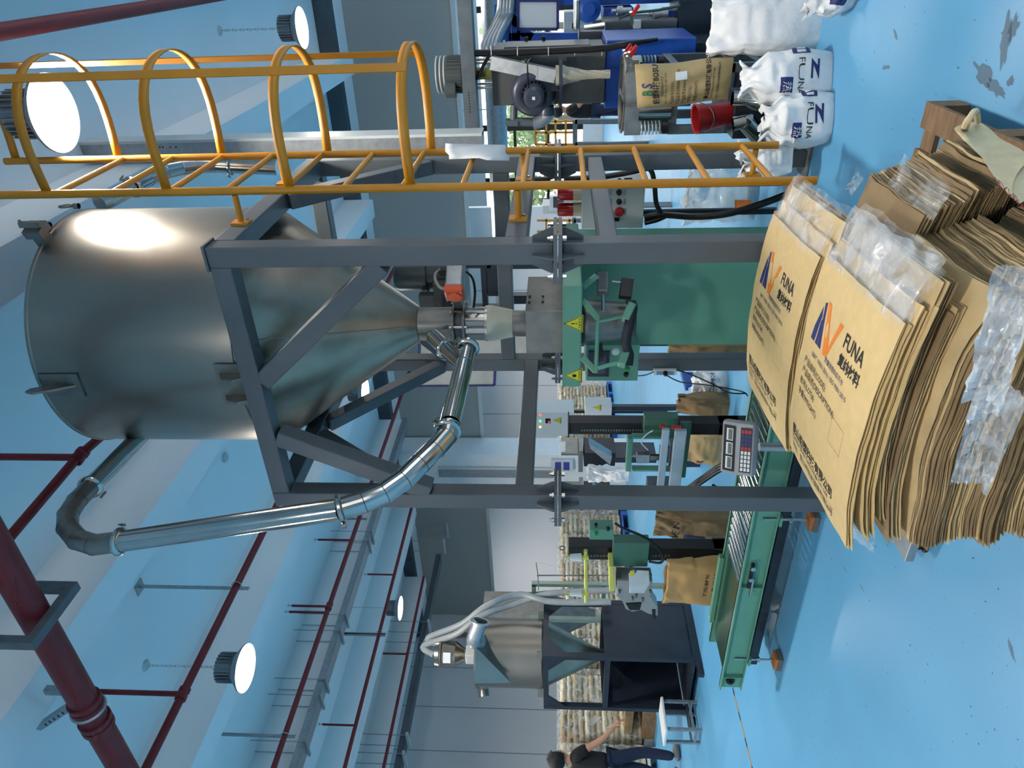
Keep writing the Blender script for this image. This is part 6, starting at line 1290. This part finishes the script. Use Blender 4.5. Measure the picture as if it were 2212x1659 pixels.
c = on_z(1655, 330, 0); tag_t, fn = sack('plastic_bag', 'white plastic bag hanging down beside the lowest ladder rungs', (on_y(1660, 345, 4.55).x, 4.55, on_y(1705, 345, 4.55).z), .20, .16, .30, 20, m_sack, 59, 'plastic bag', top=.35, crumple=.04)
# clear plastic sack under the control box
c = on_z(1640, 425, 0); t, fn = sack('plastic_bag', 'big translucent plastic bag with an orange logo under the control box', (c.x, c.y + .2, 0), .52, .4, .55, 10, m_film4, 61, 'plastic bag', top=.5, crumple=.06, pinch=.8); wrap_patch(t, fn, .68, .74, .12, .34, m_orange, 'orange_logo')
# ================================================================== control box with beacons and cables
cbx = thing('control_box', 'light grey control box with push buttons and a red emergency stop', 'control box'); YCB = 5.05
YB(cbx, 'enclosure', m_lgrey, 1257, 1392, 376, 494, YCB, .22, .006); ca, cb2 = ybox(1257, 1392, 376, 494, YCB, .22)
for x in (ca[0] + .05, cb2[0] - .08): MB().bx((x, YCB + .12, 0), (x + .04, YCB + .16, ca[2])).build('stand_leg', m_dblue, cbx, smooth=0)
for px_, py_, mt_, nm, r in ((1308, 415, mat('green_button', (0, 0, 0)), 'button', .016), (1337, 415, m_black, 'button', .016), (1308, 435, m_black, 'selector', .014), (1337, 435, m_black, 'selector', .016), (1338, 457, m_redpl, 'emergency_stop', .028), (1308, 457, m_black, 'button', .014), (1338, 390, m_black, 'button', .014)):
    q = on_y(px_, py_, YCB); MB().lathe([(r * 1.25, 0), (r * 1.25, .006), (r, .008), (r, .03), (r * .8, .034), (.001, .034)], q, (0, -1, 0), n=18).build(nm, mt_, cbx)
for px_, py_ in ((1320, 415), (1350, 415), (1320, 435), (1350, 435), (1318, 457), (1350, 457)):
    q = on_y(px_, py_, YCB - .001); MB().bx((q.x - .022, YCB - .002, q.z - .008), (q.x + .022, YCB, q.z + .008)).build('button_label', m_galv, cbx, smooth=0)
for p0_, p1_, q0_, q1_ in ((1348, 1366, 384, 390), (1315, 1338, 470, 478)): a = on_y(p0_, q1_, YCB); b = on_y(p1_, q0_, YCB); MB().bx((a.x, YCB - .004, b.z), (b.x, YCB, a.z)).build('name_plate', m_black, cbx, smooth=0)
for py_, nm in ((417, 'red warning beacon on the control box, nearer the ladder'), (452, 'red warning beacon on the control box, nearer the column')):
    t = thing('warning_beacon', nm, 'beacon', 'red beacons on the control box'); c = on_y(1257, py_, YCB + .1); zb2 = on_y(1245, py_, YCB + .1).z
    base = V((c.x, YCB + .1, cb2[2])); dzb = on_y(1238, py_, YCB + .1).z - cb2[2]; ht = on_y(1204, py_, YCB + .1).z - cb2[2]
    MB().lathe([(.05, 0), (.05, dzb)], base, n=24, cap1=True).build('beacon_base', mat('cream_plastic', (188, 180, 160), .5), t); MB().lathe([(.05, dzb), (.05, ht * .9), (.042, ht), (.001, ht)], base, n=24).build('lens', mat('red_lens', (170, 24, 30), .18, var=.05), t)
cz = thing('power_cable', 'thick black cable looping from the control box past the ladder to the floor', 'cable')
YZ = YCB - .08
for pts, r in (([on_y(1150, 388, YZ), on_y(1230, 386, YZ), on_y(1300, 382, YZ), on_y(1370, 370, YZ), (on_y(1440, 352, YZ)), on_y(1490, 335, YZ + .1)], .020), ([on_y(1392, 355, YZ), on_y(1408, 372, YZ), on_y(1414, 400, YZ), on_y(1418, 440, YZ), on_y(1430, 462, YZ)], .017), ([on_y(1392, 470, YZ), on_y(1430, 464, YZ), on_y(1500, 468, YZ - .1), on_y(1570, 462, YZ - .15), on_y(1640, 442, YZ - .2), on_y(1700, 420, YZ - .2)], .024), ([on_y(1392, 482, YZ), on_y(1420, 475, YZ), on_y(1440, 466, YZ)], .017)):
    MB().path(bez(pts), r, 10).build('cable', m_cable, cz)
# ================================================================== far hall seen through the gaps
def bars(t, segs, Y, w, mt_, name): 
    for p, q in segs: MB().bar(on_y(p[0], p[1], Y), on_y(q[0], q[1], Y), w, w).build(name, mt_, t, smooth=0)
gr = thing('guard_rail', 'yellow platform railing seen far beyond the ladder', 'railing')
bars(gr, [((1157, 262), (1242, 262)), ((1157, 286), (1242, 286)), ((1157, 312), (1242, 312)), ((1180, 258), (1180, 314)), ((1200, 258), (1200, 314)), ((1222, 258), (1222, 314)), ((1157, 258), (1157, 314))], 13.0, .035, m_yel, 'rail')
bars(gr, [((1242, 258), (1242, 314)), ((1242, 262), (1320, 262)), ((1242, 312), (1320, 312))], 13.0, .08, m_dgalv, 'platform_post')
for q_ in (262, 312): p = on_y(1320, q_, 13.0); MB().bx((p.x - .04, 12.96, 0), (p.x + .04, 13.04, p.z)).build('platform_leg', m_dgalv, gr, smooth=0)
gr2 = thing('guard_rail', 'second yellow railing far beyond the red beacons', 'railing')
bars(gr2, [((1160, 476), (1240, 476)), ((1160, 500), (1240, 500)), ((1180, 472), (1180, 506)), ((1205, 472), (1205, 506)), ((1230, 472), (1230, 506)), ((1165, 370), (1235, 370)), ((1165, 390), (1235, 390)), ((1185, 366), (1185, 394)), ((1210, 366), (1210, 394))], 13.5, .035, m_yel, 'rail')
bars(gr2, [((1240, 470), (1240, 508)), ((1240, 476), (1330, 476)), ((1240, 500), (1330, 500))], 13.5, .07, m_dgalv, 'platform_post')
for q_ in (476, 500): p = on_y(1330, q_, 13.5); MB().bx((p.x - .04, 13.46, 0), (p.x + .04, 13.54, p.z)).build('platform_leg', m_dgalv, gr2, smooth=0)
fw = on_y(1240, 240, 14.5)
build_worker('distant worker in black shirt beyond the mixing machine', (fw.x, 14.5, 0), math.radians(20), ((.24, .06, 1.2), (.28, .2, 1.06), (.26, .4, 1.0)), ((.10, .05, .48), (.12, .0, .08), (-.10, -.02, .48), (-.12, -.06, .08)))
wbt = thing('whiteboard', 'whiteboard in a blue frame hung on the blue pipe rack', 'whiteboard'); Yw = 8.6
ypoly([(1120, 62), (1120, 2), (1204, 2), (1204, 62)], Yw, .02, 'board', mat('whiteboard_enamel', (214, 218, 220), .25, var=.02), wbt, 0)
for p, q in (((1119, 63), (1119, 1)), ((1205, 63), (1205, 1)), ((1119, 63), (1205, 63)), ((1119, 1), (1205, 1))): MB().bar(on_y(*p, Yw), on_y(*q, Yw), .03, .03).build('frame', m_navy, wbt, smooth=0)
rk = thing('pipe_rack', 'tall blue steel pipe rack behind the mixing machine', 'steel rack'); Yr = 8.7
bars(rk, [((1078, 90), (1078, 8)), ((1096, 86), (1096, 0)), ((1115, 86), (1115, 0)), ((1100, 80), (1320, 80)), ((1098, 30), (1120, 52)), ((1120, 62), (1150, 80))], Yr, .09, m_blue, 'bar')
for x_ in (on_y(1200, 80, Yr).x, on_y(1200, 2, Yr).x): MB().bx((x_ - .04, Yr - .04, 0), (x_ + .04, Yr + .04, on_y(1090, 40, Yr).z)).build('post', m_blue, rk, smooth=0)
pj = thing('service_pipes', 'bundle of silver insulated pipes bending over the mixing machine', 'pipe')
for k in range(4): MB().path(bez([on_y(1045 + k * 9, 120 - k * 3, 8.2), on_y(1046 + k * 9, 100 - k * 4, 8.2), on_y(1066 + k * 8, 62 - k * 3, 8.4), on_y(1080 + k * 7, 30, 8.6), on_y(1085 + k * 7, -20, 8.6)]), .045, 12).build('pipe', m_galv, pj)
gcb = thing('control_cabinet', 'grey free-standing control panel beyond the whiteboard', 'control panel'); YB(gcb, 'cabinet', m_lgrey, 1218, 1280, 20, 74, 9.2, .3)
q = on_y(1236, 56, 9.2); MB().bx((q.x - .03, 9.19, q.z - .06), (q.x + .03, 9.2, q.z)).build('meter', m_black, gcb, smooth=0); a, b = ybox(1218, 1280, 20, 74, 9.2, .3); MB().bx((a[0] + .1, 9.25, 0), (b[0] - .1, 9.45, a[2])).build('pedestal', m_dgalv, gcb, smooth=0)
for px_, py_ in ((1247, 42), (1258, 38)): MB().lathe([(.02, 0), (.02, .02), (.001, .024)], on_y(px_, py_, 9.2), (0, -1, 0), n=12).build('button', m_redpl, gcb)
hmi = thing('operator_terminal', 'white operator terminal with dark screen far behind the red beacons', 'terminal'); YB(hmi, 'cabinet', m_lgrey, 1172, 1212, 430, 462, 9.8, .3); YB(hmi, 'screen_housing', m_white, 1187, 1225, 420, 455, 9.6, .1); YB(hmi, 'screen', mat('screen_dark', (70, 74, 80), .2), 1195, 1217, 424, 449, 9.585, .012)
a, b = ybox(1172, 1225, 430, 462, 9.8, .3); MB().bx((a[0] + .05, 9.85, 0), (b[0] - .05, 10.05, a[2] + .05)).build('pedestal', m_dgalv, hmi, smooth=0)
vp = thing('vent_duct', 'vertical pale blue ventilation duct in front of the far windows', 'duct'); Yd = 16.0; a = on_y(1072, 236, Yd); MB().tube((a.x - 6, Yd, a.z), (a.x + 8, Yd, a.z), .22, 20).build('main_duct', m_galv, vp)
for x_ in (a.x - 3, a.x, a.x + 3): MB().tube((x_, Yd, a.z), (x_, Yd, ZC), .012, 6).build('hanger_rod', m_galv, vp)
# floor tape
f0, f1 = on_z(1583, 1486, 0), on_z(1640, 1720, 0); d = (f1 - f0).normalized(); n = V((-d.y, d.x, 0)) * .012
tp_ = thing('floor_tape', 'worn yellow and black floor marking tape beyond the conveyor', 'floor tape')
for i in range(12):
    p, q = f0.lerp(f1, i / 12), f0.lerp(f1, (i + .98) / 12); MB().prism([p - n, q - n, q + n, p + n], (0, 0, .002)).build('tape_piece', m_yel if i % 3 else m_black, tp_, smooth=0)
